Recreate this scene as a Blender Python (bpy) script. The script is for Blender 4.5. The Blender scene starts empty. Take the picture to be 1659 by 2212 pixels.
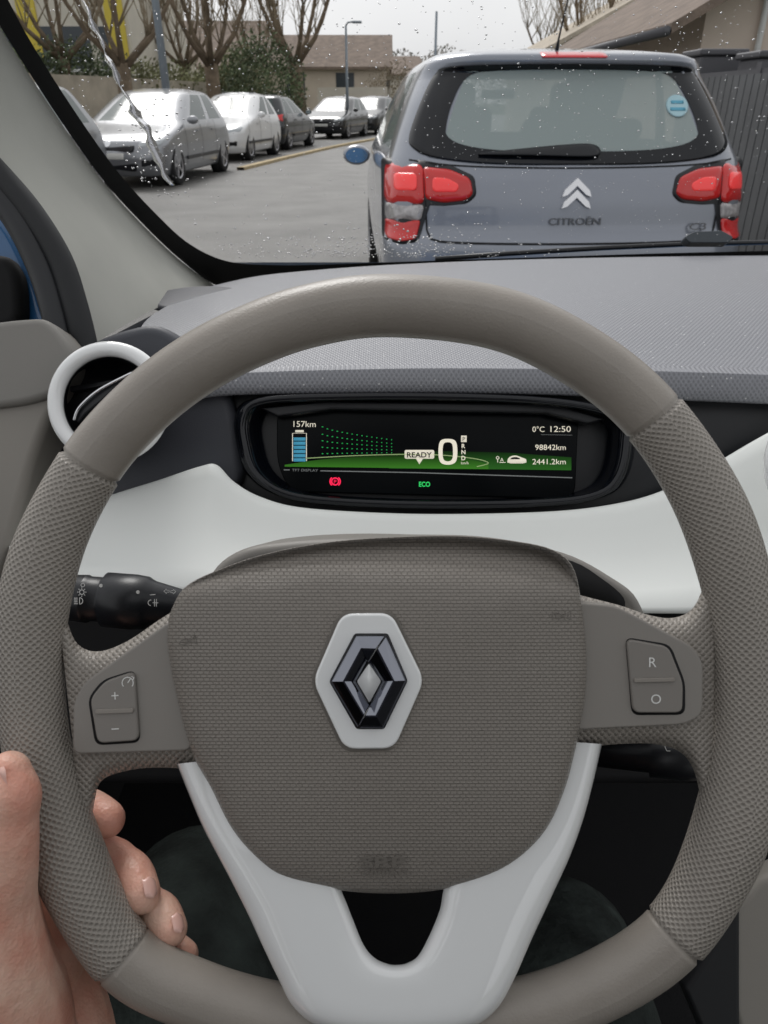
import bpy,bmesh,math,random
import numpy as np
from mathutils import Vector,Matrix
random.seed(5); rng=np.random.RandomState(4)
S=bpy.context.scene; COL=S.collection
S.view_settings.view_transform='Standard'; S.view_settings.look='None'; S.view_settings.exposure=0
# ---------------- survey of the place (camera calibration) ----------------
F=1597.;CX,CY=829.5,1106.;PITCH=math.radians(29.0)
EYE=Vector((0,0,1.25)); FW=Vector((0,math.cos(PITCH),-math.sin(PITCH))); UP=Vector((0,math.sin(PITCH),math.cos(PITCH))); RT=Vector((1,0,0))
def ray(px,py): return FW+RT*((px-CX)/F)+UP*((CY-py)/F)
def P(px,py,d): return EYE+ray(px,py)*d
def PY(px,py,Y): r=ray(px,py); return EYE+r*(Y/r.y)
WB=Vector((0,1.17,1.045)); WN=Vector((0,-0.605,-0.796))
def PW(px,py,off=0): r=ray(px,py); return EYE+r*((WB-EYE).dot(WN)/r.dot(WN))+WN*off
# ---------------- materials ----------------
def mat(name,col,rough=.5,metal=0,coat=0,bump=None,var=None,emit=0,trans=0,ior=1.45,spec=.5,sss=0,alpha=1):
    m=bpy.data.materials.new(name); m.use_nodes=True; nt=m.node_tree; b=nt.nodes['Principled BSDF']
    b.inputs['Base Color'].default_value=(*col,1); b.inputs['Roughness'].default_value=rough; b.inputs['Metallic'].default_value=metal
    b.inputs['Coat Weight'].default_value=coat; b.inputs['Coat Roughness'].default_value=.04
    b.inputs['IOR'].default_value=ior; b.inputs['Specular IOR Level'].default_value=spec
    b.inputs['Transmission Weight'].default_value=trans; b.inputs['Alpha'].default_value=alpha
    if sss: b.inputs['Subsurface Weight'].default_value=sss; b.inputs['Subsurface Radius'].default_value=(.01,.004,.002); b.inputs['Subsurface Scale'].default_value=1
    if emit: b.inputs['Emission Color'].default_value=(*col,1); b.inputs['Emission Strength'].default_value=emit
    tc=nt.nodes.new('ShaderNodeTexCoord')
    if var:
        sc,amt=var; n=nt.nodes.new('ShaderNodeTexNoise'); n.inputs['Scale'].default_value=sc; n.inputs['Detail'].default_value=6
        nt.links.new(tc.outputs['Object'],n.inputs['Vector'])
        r=nt.nodes.new('ShaderNodeValToRGB'); r.color_ramp.elements[0].position=.3; r.color_ramp.elements[1].position=.7
        r.color_ramp.elements[0].color=(*[c*(1-amt) for c in col],1); r.color_ramp.elements[1].color=(*[min(1,c*(1+amt)) for c in col],1)
        nt.links.new(n.outputs['Fac'],r.inputs['Fac']); nt.links.new(r.outputs['Color'],b.inputs['Base Color'])
    if bump:
        sc,st,dist=bump; n=nt.nodes.new('ShaderNodeTexNoise'); n.inputs['Scale'].default_value=sc; n.inputs['Detail'].default_value=4
        nt.links.new(tc.outputs['Object'],n.inputs['Vector']); bp=nt.nodes.new('ShaderNodeBump'); bp.inputs['Strength'].default_value=st; bp.inputs['Distance'].default_value=dist
        nt.links.new(n.outputs['Fac'],bp.inputs['Height']); nt.links.new(bp.outputs['Normal'],b.inputs['Normal'])
    return m
def dotmat(name,col,rough,scale,rot=45,strength=.6,dist=.0006,dark=.75,stretch=(1,1,1),lo=.15,hi=.5,dust=0):
    m=mat(name,col,rough); nt=m.node_tree; b=nt.nodes['Principled BSDF']
    tc=nt.nodes.new('ShaderNodeTexCoord'); mp=nt.nodes.new('ShaderNodeMapping'); mp.inputs['Rotation'].default_value=(0,0,math.radians(rot)); mp.inputs['Scale'].default_value=stretch
    v=nt.nodes.new('ShaderNodeTexVoronoi'); v.voronoi_dimensions='2D'; v.inputs['Scale'].default_value=scale; v.inputs['Randomness'].default_value=0.05
    nt.links.new(tc.outputs['UV'],mp.inputs['Vector']); nt.links.new(mp.outputs['Vector'],v.inputs['Vector'])
    r=nt.nodes.new('ShaderNodeValToRGB'); r.color_ramp.elements[0].position=lo; r.color_ramp.elements[1].position=hi
    r.color_ramp.elements[0].color=(0,0,0,1); r.color_ramp.elements[1].color=(1,1,1,1)
    nt.links.new(v.outputs['Distance'],r.inputs['Fac'])
    bp=nt.nodes.new('ShaderNodeBump'); bp.inputs['Strength'].default_value=strength; bp.inputs['Distance'].default_value=dist
    nt.links.new(r.outputs['Color'],bp.inputs['Height']); nt.links.new(bp.outputs['Normal'],b.inputs['Normal'])
    mx=nt.nodes.new('ShaderNodeMix'); mx.data_type='RGBA'; mx.inputs['A'].default_value=(*[c*dark for c in col],1); mx.inputs['B'].default_value=(*col,1)
    nt.links.new(r.outputs['Color'],mx.inputs['Factor']); out=mx.outputs['Result']
    if dust:
        v2=nt.nodes.new('ShaderNodeTexVoronoi'); v2.inputs['Scale'].default_value=110; nt.links.new(tc.outputs['Object'],v2.inputs['Vector'])
        r2=nt.nodes.new('ShaderNodeValToRGB'); r2.color_ramp.elements[0].position=.06; r2.color_ramp.elements[1].position=.10; r2.color_ramp.elements[0].color=(dust,dust,dust,1); r2.color_ramp.elements[1].color=(0,0,0,1)
        nt.links.new(v2.outputs['Distance'],r2.inputs['Fac']); m2=nt.nodes.new('ShaderNodeMix'); m2.data_type='RGBA'; m2.inputs['B'].default_value=(.7,.7,.7,1)
        nt.links.new(out,m2.inputs['A']); nt.links.new(r2.outputs['Color'],m2.inputs['Factor']); out=m2.outputs['Result']
    nt.links.new(out,b.inputs['Base Color'])
    return m
TAU=(.30,.272,.242)
M_rim=mat('taupe_leather',(.29,.262,.232),.33,bump=(900,.35,.0006),var=(30,.07))
M_perf=dotmat('dimpled_taupe',(.335,.305,.272),.36,430,45,.85,.0007,.77)
M_panel=mat('taupe_plastic',(.25,.232,.212),.45,bump=(1500,.15,.0003))
M_btn=mat('taupe_button',(.225,.208,.19),.4)
M_white=mat('gloss_white_lacquer',(.86,.87,.87),.06,coat=1)
M_satin=mat('satin_white_plastic',(.82,.84,.815),.38,bump=(1200,.15,.0004))
M_chrome=mat('chrome',(.75,.76,.78),.05,metal=1)
M_echrome=mat('reflection_dark_chrome',(.24,.25,.285),.05,metal=1)  # chrome darkened in its colour to imitate dark cabin reflections
M_dark=mat('black_plastic',(.012,.013,.016),.35,bump=(900,.15,.0004))
M_gloss=mat('piano_black',(.004,.005,.008),.08)
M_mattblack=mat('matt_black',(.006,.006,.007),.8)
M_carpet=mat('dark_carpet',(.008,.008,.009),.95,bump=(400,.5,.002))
M_seal=mat('black_rubber',(.012,.013,.015),.6)
M_pillar=mat('grey_fabric_trim',(.39,.39,.355),.8,bump=(1200,.3,.0006),var=(12,.05))
M_door=mat('taupe_door_trim',(.27,.252,.226),.6,bump=(900,.2,.0005))
M_screen=mat('screen_glass',(.002,.003,.004),.2,spec=.12)
def em(n,c,s=1.0): return mat(n,c,.6,emit=s,spec=.1)
def emgrad(n,c,s):
    m=mat(n,(.003,.006,.003),.6,emit=s,spec=.1); nt=m.node_tree; b=nt.nodes['Principled BSDF']; tc=nt.nodes.new('ShaderNodeTexCoord'); sp=nt.nodes.new('ShaderNodeSeparateXYZ'); nt.links.new(tc.outputs['Generated'],sp.inputs[0])
    r=nt.nodes.new('ShaderNodeValToRGB'); r.color_ramp.elements[0].position=0; r.color_ramp.elements[1].position=1; r.color_ramp.elements[0].color=(*c,1); r.color_ramp.elements[1].color=(*[q*.12 for q in c],1)
    nt.links.new(sp.outputs['Z'],r.inputs['Fac']); nt.links.new(r.outputs['Color'],b.inputs['Emission Color']); return m
E_cream=em('display_cream',(.75,.70,.58),.65); E_green=em('display_green',(.02,.40,.09),.55); E_red=em('display_red',(.9,.02,.08),1.0); E_blue=em('display_blue',(.06,.28,.42),.6)
E_dg=emgrad('display_dark_green',(.05,.22,.02),.8); E_deep=emgrad('display_deep_green',(.03,.15,.02),.7); E_grey=em('display_grey',(.2,.21,.21),.4); E_edge=em('display_arc',(.30,.40,.18),.5)
M_print=mat('white_print',(.75,.75,.73),.5); M_printd=mat('emboss_shade_taupe',(.15,.136,.12),.5)  # second taupe is darkened to imitate the shade of embossing
M_dash=dotmat('ribbed_slate_plastic',(.255,.26,.285),.38,330,45,.6,.0006,.74,stretch=(1,.75,1),dust=.7)
M_slate=mat('slate_plastic',(.055,.058,.07),.5,bump=(1000,.3,.0006))
# ---------------- geometry helpers ----------------
WM={}
def parent(o,p,local=False):
    o.parent=p
    if not local and p in WM: o.matrix_parent_inverse=WM[p].inverted()
def empty(name,loc=(0,0,0),rotz=0,par=None,**k):
    o=bpy.data.objects.new(name,None); o.empty_display_size=.1; o.location=loc; o.rotation_euler=(0,0,rotz); COL.objects.link(o)
    WM[o]=Matrix.Translation(loc)@Matrix.Rotation(rotz,4,'Z')
    if par: parent(o,par)
    for a,b in k.items(): o[a]=b
    return o
def mk(name,vs,fs,m,par=None,smooth=True,uv=None,local=False,fm=None,bevel=0,center=True,**k):
    vs=np.array([tuple(v) for v in vs],dtype=float); c=vs.mean(0) if center else np.zeros(3)
    me=bpy.data.meshes.new(name); me.from_pydata((vs-c).tolist(),[],[list(f) for f in fs]); 
    for mm in (m if isinstance(m,list) else [m]): me.materials.append(mm)
    if fm:
        for p,i in zip(me.polygons,fm): p.material_index=i
    if smooth: me.polygons.foreach_set('use_smooth',[True]*len(me.polygons))
    if uv is not None:
        l=me.uv_layers.new(name='UVMap')
        for i,lp in enumerate(me.loops): l.data[i].uv=uv[lp.vertex_index]
    me.update()
    o=bpy.data.objects.new(name,me); o.location=c; COL.objects.link(o); WM[o]=Matrix.Translation(c)
    if par:
        o.parent=par
        if not local: o.matrix_parent_inverse=WM[par].inverted()
    if bevel:
        b=o.modifiers.new('Bevel','BEVEL'); b.width=bevel; b.segments=3; b.limit_method='ANGLE'; b.angle_limit=math.radians(35); b.harden_normals=True
    for a,b in k.items(): o[a]=b
    return o
def cr(pts,n=8,closed=False):
    pts=[tuple(map(float,p)) for p in pts]; N=len(pts); out=[]
    rngs=range(N if closed else N-1)
    for i in rngs:
        g=lambda j: np.array(pts[j%N] if closed else pts[max(0,min(N-1,j))])
        a,b,c,d=g(i-1),g(i),g(i+1),g(i+2)
        for k in range(n):
            t=k/n; out.append(tuple(.5*((2*b)+(c-a)*t+(2*a-5*b+4*c-d)*t*t+(3*b-a-3*c+d)*t**3)))
    if not closed: out.append(pts[-1])
    return out
def resamp(pts,n):
    p=np.array(pts,float); d=np.r_[0,np.cumsum(np.linalg.norm(np.diff(p,axis=0),axis=1))]; t=np.linspace(0,d[-1],n)
    return np.stack([np.interp(t,d,p[:,i]) for i in range(p.shape[1])],1)
def grid(rows,close_u=False,close_v=False):
    R=len(rows);C=len(rows[0]); vs=[v for r in rows for v in r]; fs=[]
    for i in range(R if close_v else R-1):
        for j in range(C if close_u else C-1):
            a=i*C+j;b=i*C+(j+1)%C;c=((i+1)%R)*C+(j+1)%C;d=((i+1)%R)*C+j; fs.append((a,b,c,d))
    return vs,fs
def plate(name,pts,d,th,m,par,bevel=.001,flip=False,**k):
    pts=[(p[0],p[1],p[2] if len(p)>2 else d) for p in pts]
    ar=sum(pts[i][0]*pts[(i+1)%len(pts)][1]-pts[(i+1)%len(pts)][0]*pts[i][1] for i in range(len(pts)))
    if ar>0: pts=pts[::-1]
    n=len(pts); f=[P(*p) for p in pts]; b=[v+FW*th for v in f]
    fs=[tuple(range(n)),tuple(range(2*n-1,n-1,-1))]+[(i,i+n,(i+1)%n+n,(i+1)%n) for i in range(n)]
    return mk(name,f+b,fs,m,par,bevel=bevel,**k)
def tubev(path,rad,n=10,closed=False,cap=True):
    path=[Vector(p) for p in path]; N=len(path)
    if not hasattr(rad,'__len__'): rad=[rad]*N
    rows=[]; prev=None
    for i,p in enumerate(path):
        if closed: t=(path[(i+1)%N]-path[i-1])
        else: t=path[min(i+1,N-1)]-path[max(i-1,0)]
        if t.length<1e-9: t=Vector((0,0,1))
        t.normalize()
        if prev is None:
            a=Vector((0,0,1)) if abs(t.z)<.9 else Vector((1,0,0)); nrm=(a-t*a.dot(t)).normalized()
        else: nrm=(prev-t*prev.dot(t)).normalized()
        prev=nrm; bn=t.cross(nrm)
        rows.append([p+(nrm*math.cos(2*math.pi*k/n)+bn*math.sin(2*math.pi*k/n))*rad[i] for k in range(n)])
    vs,fs=grid(rows,close_u=True,close_v=closed)
    if cap and not closed: fs.append(tuple(range(n))[::-1]); fs.append(tuple(range((N-1)*n,N*n)))
    return vs,fs
def tube(name,path,rad,m,par=None,n=10,closed=False,**k):
    vs,fs=tubev(path,rad,n,closed); return mk(name,vs,fs,m,par,**k)
def boxv(c,s,rz=0):
    cx,cy,cz=c; x,y,z=[q/2 for q in s]; R=Matrix.Rotation(rz,3,'Z')
    vs=[Vector(c)+R@Vector((a*x,b*y,e*z)) for a in(-1,1) for b in(-1,1) for e in(-1,1)]
    return vs,[(0,1,3,2),(4,6,7,5),(0,4,5,1),(2,3,7,6),(0,2,6,4),(1,5,7,3)]
def merge(parts):
    V=[];Fc=[]
    for v,f in parts:
        o=len(V); V+=list(v); Fc+=[tuple(i+o for i in q) for q in f]
    return V,Fc
def box(name,c,s,m,par=None,rz=0,smooth=False,**k):
    v,f=boxv(c,s,rz); return mk(name,v,f,m,par,smooth=smooth,**k)
def boxes(name,lst,m,par=None,**k):
    v,f=merge([boxv(*b) for b in lst]); return mk(name,v,f,m,par,smooth=False,**k)
def strokesv(lines,w,d):
    parts=[]
    for ln in lines:
        ln=[np.array(p,float) for p in ln]; L=[];R=[]
        for i,p in enumerate(ln):
            t=ln[min(i+1,len(ln)-1)]-ln[max(i-1,0)]; t=t/(np.linalg.norm(t)+1e-9); n=np.array([-t[1],t[0]])*w/2
            L.append(P(*(p+n),d));R.append(P(*(p-n),d))
        parts.append(grid([L,R]))
    return merge(parts)
def strokes(name,lines,w,d,m,par,**k): v,f=strokesv(lines,w,d); return mk(name,v,f,m,par,smooth=False,**k)
def circ(cx,cy,r,a0=0,a1=360,n=24,ry=None): return [(cx+r*math.cos(math.radians(a0+(a1-a0)*i/n)),cy+(ry or r)*math.sin(math.radians(a0+(a1-a0)*i/n))) for i in range(n+1)]
def textv(s,size,ext=0,bold=0,sx=1):
    c=bpy.data.curves.new('t','FONT'); c.body=s; c.size=size; c.extrude=ext; c.offset=bold; c.resolution_u=4
    o=bpy.data.objects.new('t',c); COL.objects.link(o); bpy.context.view_layer.update()
    me=bpy.data.meshes.new_from_object(o.evaluated_get(bpy.context.evaluated_depsgraph_get()))
    vs=[Vector((v.co.x*sx,v.co.y,v.co.z)) for v in me.vertices]; fs=[tuple(p.vertices) for p in me.polygons]
    bpy.data.objects.remove(o); bpy.data.curves.remove(c); bpy.data.meshes.remove(me); return vs,fs
def text(name,s,px,py,h,d,m,par,rot=0,width=None,bold=0,ext=0,align='l'):
    k=d/F; size=h*k/.72; vs,fs=textv(s,size,ext,bold*k)
    x0=min(v.x for v in vs);x1=max(v.x for v in vs)
    sx=(width*k/(x1-x0)) if width else 1; W=(x1-x0)*sx
    off={'l':0,'c':-W/2,'r':-W}[align]; a=math.radians(rot); o=P(px,py,d); out=[]
    for v in vs:
        x=(v.x-x0)*sx+off; y=v.y; X=x*math.cos(a)-y*math.sin(a); Y=x*math.sin(a)+y*math.cos(a)
        out.append(o+RT*X+UP*Y-FW*v.z)
    return mk(name,out,fs,m,par,smooth=False)
# ================= OWN CAR =================
own=empty('car',(.37,1.0,0),label="interior of a small hatchback with taupe and white trim",category="car")
# ---- steering wheel rim ----
rimpts=[(843,661),(1080,690),(1265,778),(1410,901),(1528,1080),(1592,1270),(1613,1450),(1605,1650),(1560,1840),(1455,2018),(1290,2130),(1090,2195),(850,2218),(610,2200),(415,2145),(265,2060),(155,1870),(90,1660),(66,1480),(72,1320),(112,1165),(195,1008),(285,900),(395,808),(520,737),(670,683)]
rp=resamp(cr(rimpts,12,True)+[rimpts[0]],721)[:-1]
def near(q): return int(np.argmin(np.hypot(rp[:,0]-q[0],rp[:,1]-q[1])))
seams=[near((1410,901)),near((1455,2018)),near((265,2060)),near((195,1008))]
N=len(rp); RD=.352; nseg=40; rows=[];uvs=[];fm=[]
side=lambda i: seams[0]<=i<seams[1] or seams[2]<=i<seams[3]
wp=[P(x,y,RD) for x,y in rp]; arc=0
for i in range(N):
    t=(wp[(i+1)%N]-wp[i-1]).normalized(); n=(-FW-t*(-FW).dot(t)).normalized(); b=t.cross(n)
    r=.0146
    if side(i):
        r=.0150
        k0,k1=(seams[0],seams[1]) if i<seams[2] else (seams[2],seams[3])
        u=(i-k0)/(k1-k0); 
        if i<seams[2]: r+=.0022*math.exp(-((u-.78)/.12)**2)+.0012*math.exp(-((u-.25)/.14)**2)
        else: r+=.0018*math.exp(-((u-.22)/.12)**2)+.0012*math.exp(-((u-.75)/.14)**2)
    dd=min(abs(i-s) for s in seams)
    if dd==0: r-=.0015
    rows.append([wp[i]+(n*math.cos(2*math.pi*k/nseg)+b*math.sin(2*math.pi*k/nseg)*1.0)*r for k in range(nseg+1)])
    for k in range(nseg+1): uvs.append((arc,2*math.pi*k/nseg*.015))
    arc+=(wp[(i+1)%N]-wp[i]).length
rows.append(rows[0]); 
for k in range(nseg+1): uvs.append((arc,2*math.pi*k/nseg*.015))
vs,fs=grid(rows); fm=[1 if side(i) else 0 for i in range(N) for k in range(nseg)]
wheel=mk('steering_wheel',vs,fs,[M_rim,M_perf],own,uv=uvs,fm=fm,label="taupe leather steering wheel with white lower trim")
# ---- spokes ----
def spoke(top,bot,dhub,drim,sgn):
    n=44; a=resamp(cr(top,8),n); b=resamp(cr(bot,8),n); rows=[];uv=[]
    for i in range(n):
        d0=dhub+(drim-dhub)*(i/(n-1)); r=[]
        for j in range(21):
            s=j/20; p=a[i]*(1-s)+b[i]*s; e=1-(abs(2*s-1))**5; d=d0+.014*(1-e**.5 if e>0 else 1)
            r.append(P(p[0],p[1],d)); uv.append((p[0]*.00022,p[1]*.00022))
        rows.append(r)
    v,f=grid(rows)
    if sgn>0: f=[q[::-1] for q in f]
    return mk('spoke',v,f,M_perf,wheel,uv=uv)
spoke([(470,1270),(420,1292),(350,1335),(275,1385),(215,1407),(172,1395),(148,1350),(120,1240),(110,1180)],[(480,1680),(420,1663),(330,1658),(260,1668),(218,1688),(205,1730),(190,1830),(190,1900)],.346,.351,-1)
spoke([(1200,1270),(1270,1290),(1340,1308),(1400,1328),(1450,1335),(1492,1318),(1518,1270),(1545,1180),(1550,1120)],[(1200,1630),(1290,1612),(1360,1606),(1420,1608),(1470,1625),(1500,1668),(1520,1760),(1535,1830)],.346,.351,1)
def rnd(pts,r=12,n=4):
    out=[];N=len(pts)
    for i in range(N):
        p=np.array(pts[i],float)[:2];a=np.array(pts[i-1],float)[:2];b=np.array(pts[(i+1)%N],float)[:2]
        u=(a-p);lu=np.linalg.norm(u);v=(b-p);lv=np.linalg.norm(v); rr=min(r,lu*.45,lv*.45); A=p+u/lu*rr;B=p+v/lv*rr
        for k in range(n+1):
            t=k/n; out.append(tuple(A*(1-t)**2+2*p*t*(1-t)+B*t*t))
    return out
padL=rnd([(372,1338),(180,1475),(158,1515),(156,1630),(415,1622),(430,1500)],22)
padR=rnd([(1240,1300),(1330,1308),(1495,1395),(1520,1430),(1519,1545),(1480,1566),(1235,1578)],22)
plate('switch_panel',padL,.3435,.01,M_panel,wheel,.0012); plate('switch_panel',padR,.3435,.01,M_panel,wheel,.0012)
btL=[(290,1450),(300,1600),(210,1606),(194,1510),(225,1472)]; btR=[(1354,1380),(1445,1397),(1476,1475),(1475,1540),(1368,1540)]
plate('button_gap',rnd([(293,1446),(304,1604),(206,1610),(190,1508),(222,1468)],18),.34345,.004,M_mattblack,wheel,0)
plate('button_gap',rnd([(1350,1376),(1448,1392),(1480,1474),(1480,1544),(1364,1545)],18),.34345,.004,M_mattblack,wheel,0)
plate('button',rnd(btL,16),.3415,.004,M_btn,wheel,.0009); plate('button',rnd(btR,16),.3415,.004,M_btn,wheel,.0009)
plate('button_bar',rnd([(205,1533),(288,1530),(288,1540),(205,1543)],4),.3405,.002,M_perf,wheel,.0004)
plate('button_bar',rnd([(1370,1466),(1458,1464),(1458,1473),(1370,1475)],4),.3405,.002,M_perf,wheel,.0004)
strokes('plus_marking',[[(241,1503),(256,1502)],[(248,1495),(249,1511)]],2.4,.3413,M_print,wheel)
strokes('minus_marking',[[(241,1575),(257,1574)]],2.4,.3413,M_print,wheel)
strokes('speed_icon',[circ(276,1475,12,140,400),[(276,1475),(282,1466)],[(284,1461),(290,1464),(286,1470)]],2.0,.3413,M_print,wheel)
text('letter_marking','R',1410,1441,22,.3413,M_print,wheel,align='c'); text('letter_marking','O',1417,1520,21,.3413,M_print,wheel,align='c')
# ---- airbag cover ----
ab=[(378,1300),(400,1268),(450,1240),(560,1200),(700,1172),(850,1160),(1000,1158),(1120,1170),(1195,1188),(1236,1222),(1254,1290),(1267,1400),(1265,1500),(1247,1600),(1218,1710),(1175,1800),(1100,1872),(1000,1912),(880,1929),(750,1925),(620,1900),(560,1862),(500,1790),(455,1700),(412,1620),(380,1500),(362,1400),(364,1340)]
O=resamp(cr(ab,8,True)+[ab[0]],161)[:-1]; c0=np.array([820,1520.])
prof=[(1,-.022),(1,-.004),(.996,0),(.985,.0028),(.965,.0048),(.93,.0062),(.88,.0075),(.8,.009),(.7,.0105),(.6,.0115),(.5,.0122),(.4,.0128),(.3,.0132),(.2,.0135),(.1,.0137),(.02,.0138)]
rows=[];uv=[]
for t,h in prof:
    r=[]
    for o in O:
        p=c0+(o-c0)*t; crest=1240+((p[0]-820)/430)**2*45; dd=max(0,crest-p[1])*.00020 if t<=1 else 0
        hh=h; d=.3425-hh+ (dd if h>0 else 0)
        r.append(P(p[0],p[1],d)); uv.append((p[0]*.00021,-p[1]*.00021))
    rows.append(r)
v,f=grid(rows,close_u=True); f.append(tuple(range((len(prof)-1)*160,len(prof)*160))[::-1])
def brickmat():
    m=mat('woven_taupe_plastic',TAU,.40); nt=m.node_tree; b=nt.nodes['Principled BSDF']; tc=nt.nodes.new('ShaderNodeTexCoord')
    br=nt.nodes.new('ShaderNodeTexBrick'); br.inputs['Scale'].default_value=1; br.inputs['Brick Width'].default_value=.0028; br.inputs['Row Height'].default_value=.0016
    br.inputs['Mortar Size'].default_value=.00040; br.inputs['Mortar Smooth'].default_value=1; 
    br.inputs['Color1'].default_value=(.275,.249,.222,1); br.inputs['Color2'].default_value=(.262,.237,.211,1); br.inputs['Mortar'].default_value=(.222,.201,.179,1)
    nt.links.new(tc.outputs['UV'],br.inputs['Vector'])
    nz=nt.nodes.new('ShaderNodeTexNoise'); nz.inputs['Scale'].default_value=9; nz.inputs['Detail'].default_value=3; nt.links.new(tc.outputs['Object'],nz.inputs['Vector'])
    rr=nt.nodes.new('ShaderNodeValToRGB'); rr.color_ramp.elements[0].position=.3; rr.color_ramp.elements[1].position=.7; rr.color_ramp.elements[0].color=(.90,.90,.90,1); rr.color_ramp.elements[1].color=(1.0,1.0,1.0,1)
    nt.links.new(nz.outputs['Fac'],rr.inputs['Fac']); mm=nt.nodes.new('ShaderNodeMix'); mm.data_type='RGBA'; mm.blend_type='MULTIPLY'; mm.inputs['Factor'].default_value=1
    nt.links.new(br.outputs['Color'],mm.inputs['A']); nt.links.new(rr.outputs['Color'],mm.inputs['B']); nt.links.new(mm.outputs['Result'],b.inputs['Base Color'])
    iv=nt.nodes.new('ShaderNodeMath'); iv.operation='SUBTRACT'; iv.inputs[0].default_value=1; nt.links.new(br.outputs['Fac'],iv.inputs[1])
    bp=nt.nodes.new('ShaderNodeBump'); bp.inputs['Strength'].default_value=.75; bp.inputs['Distance'].default_value=.00045
    nt.links.new(iv.outputs[0],bp.inputs['Height']); nt.links.new(bp.outputs['Normal'],b.inputs['Normal']); return m
M_brick=brickmat()
mk('airbag_cover',v,f,M_brick,wheel,uv=uv)
text('airbag_lettering','SRP',828,1873,23,.3318,M_printd,wheel,align='c',width=96,bold=.7)
text('airbag_lettering','AIRBAG',830,1892,13,.3328,M_printd,wheel,align='c',width=98,bold=.3)
def horn(cx,cy,s,rot,d):
    ln=[circ(-6,0,9,0,360,16,5),[(3,0),(14,-3),(20,-9)],[(3,1),(14,4),(20,8)],[(20,-9),(22,0),(20,8)]]
    a=math.radians(rot); out=[[(cx+s*(x*math.cos(a)-y*math.sin(a)),cy+s*(x*math.sin(a)+y*math.cos(a))) for x,y in l] for l in ln]
    strokes('horn_icon',out,2.2,d,M_printd,wheel)
horn(403,1386,1,-12,.3345); horn(1209,1330,1.1,0,.3338)
# ---- emblem ----
plate('emblem_plate',rnd([(738,1326),(846,1325),(917,1470),(852,1618),(744,1619),(675,1472)],26,6),.3265,.006,M_white,wheel,.0012)
plate('emblem_gap',rnd([(732,1320),(851,1319),(924,1470),(857,1624),(739,1625),(668,1472)],26,6),.3291,.002,M_printd,wheel,.0006)
def band(name,outer,inner):
    n=len(outer); rows=[]
    for s,dz in ((0,0),(0,.0022),(.10,.003),(.46,.0058),(.54,.0058),(.90,.0030),(1,.002),(1,0)):
        rows.append([P(o[0]*(1-s)+i[0]*s,o[1]*(1-s)+i[1]*s,.3262-dz) for o,i in zip(outer,inner)])
    v,f=grid(rows); f=[q[::-1] for q in f]
    f.append(tuple(r*n for r in range(8))); f.append(tuple(r*n+n-1 for r in range(8))[::-1])
    mk(name,v,f,M_echrome,wheel,smooth=False)
band('emblem',[(830,1374),(770,1374),(717,1472),(774,1567)],[(790,1432),(791,1430),(768,1472),(797,1522)])
band('emblem',[(778,1570),(826,1570),(875,1470),(834,1376)],[(800,1524),(799,1524),(826,1472),(796,1430)])
strokes('emblem_edge_glint',[[(830,1372),(769,1372),(715,1472),(773,1569)],[(778,1572),(827,1572),(877,1470),(835,1374)],[(828,1378),(795,1430)],[(776,1566),(799,1524)]],2.2,.3237,M_chrome,wheel)  # bright chrome lines drawn as the emblem's edge highlights
plate('emblem_gap',rnd([(766,1368),(838,1368),(881,1470),(830,1575),(770,1575),(711,1472)],6),.32645,.001,M_dark,wheel,0)
plate('emblem_plate',rnd([(797,1434),(823,1472),(798,1518),(771,1472)],4),.3238,.003,M_white,wheel,0)
# ---- white lower trim (V) ----
outer=[(382,1650),(408,1715),(440,1790),(485,1875),(530,1962),(566,2040),(602,2115),(632,2172),(680,2212),(760,2232),(850,2238),(940,2234),(1020,2218),(1072,2180),(1108,2120),(1150,2025),(1192,1935),(1230,1852),(1258,1775),(1280,1695),(1300,1607)]
inner=[(470,1640),(500,1720),(560,1800),(640,1860),(720,1895),(742,1935),(762,1985),(785,2040),(808,2068),(835,2081),(858,2084),(882,2079),(905,2062),(930,2015),(950,1965),(968,1900),(1040,1850),(1110,1790),(1150,1730),(1180,1670),(1200,1600)]
a=np.array(cr(outer,6)); b=np.array(cr(inner,6)); rows=[]
for i in range(len(a)):
    r=[]
    for j in range(-1,18):
        s=min(1,max(0,j/16)); p=a[i]*(1-s)+b[i]*s; base=.3475-(p[1]-1640)/590*.0175
        e=max(0,1-abs(2*s-1)**4); d=base+.0055*(1-e**.5)
        if j==-1 or j==17: d+=.014
        r.append(P(p[0],p[1],d))
    rows.append(r)
v,f=grid(rows); f=[q[::-1] for q in f]; mk('lower_trim',v,f,M_white,wheel)
plate('hub_back',cr([(430,1330),(800,1230),(1200,1330),(1220,1550),(1120,1780),(980,1880),(700,1880),(520,1780),(430,1560)],4,True),.362,.03,M_mattblack,wheel,.004)
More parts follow.
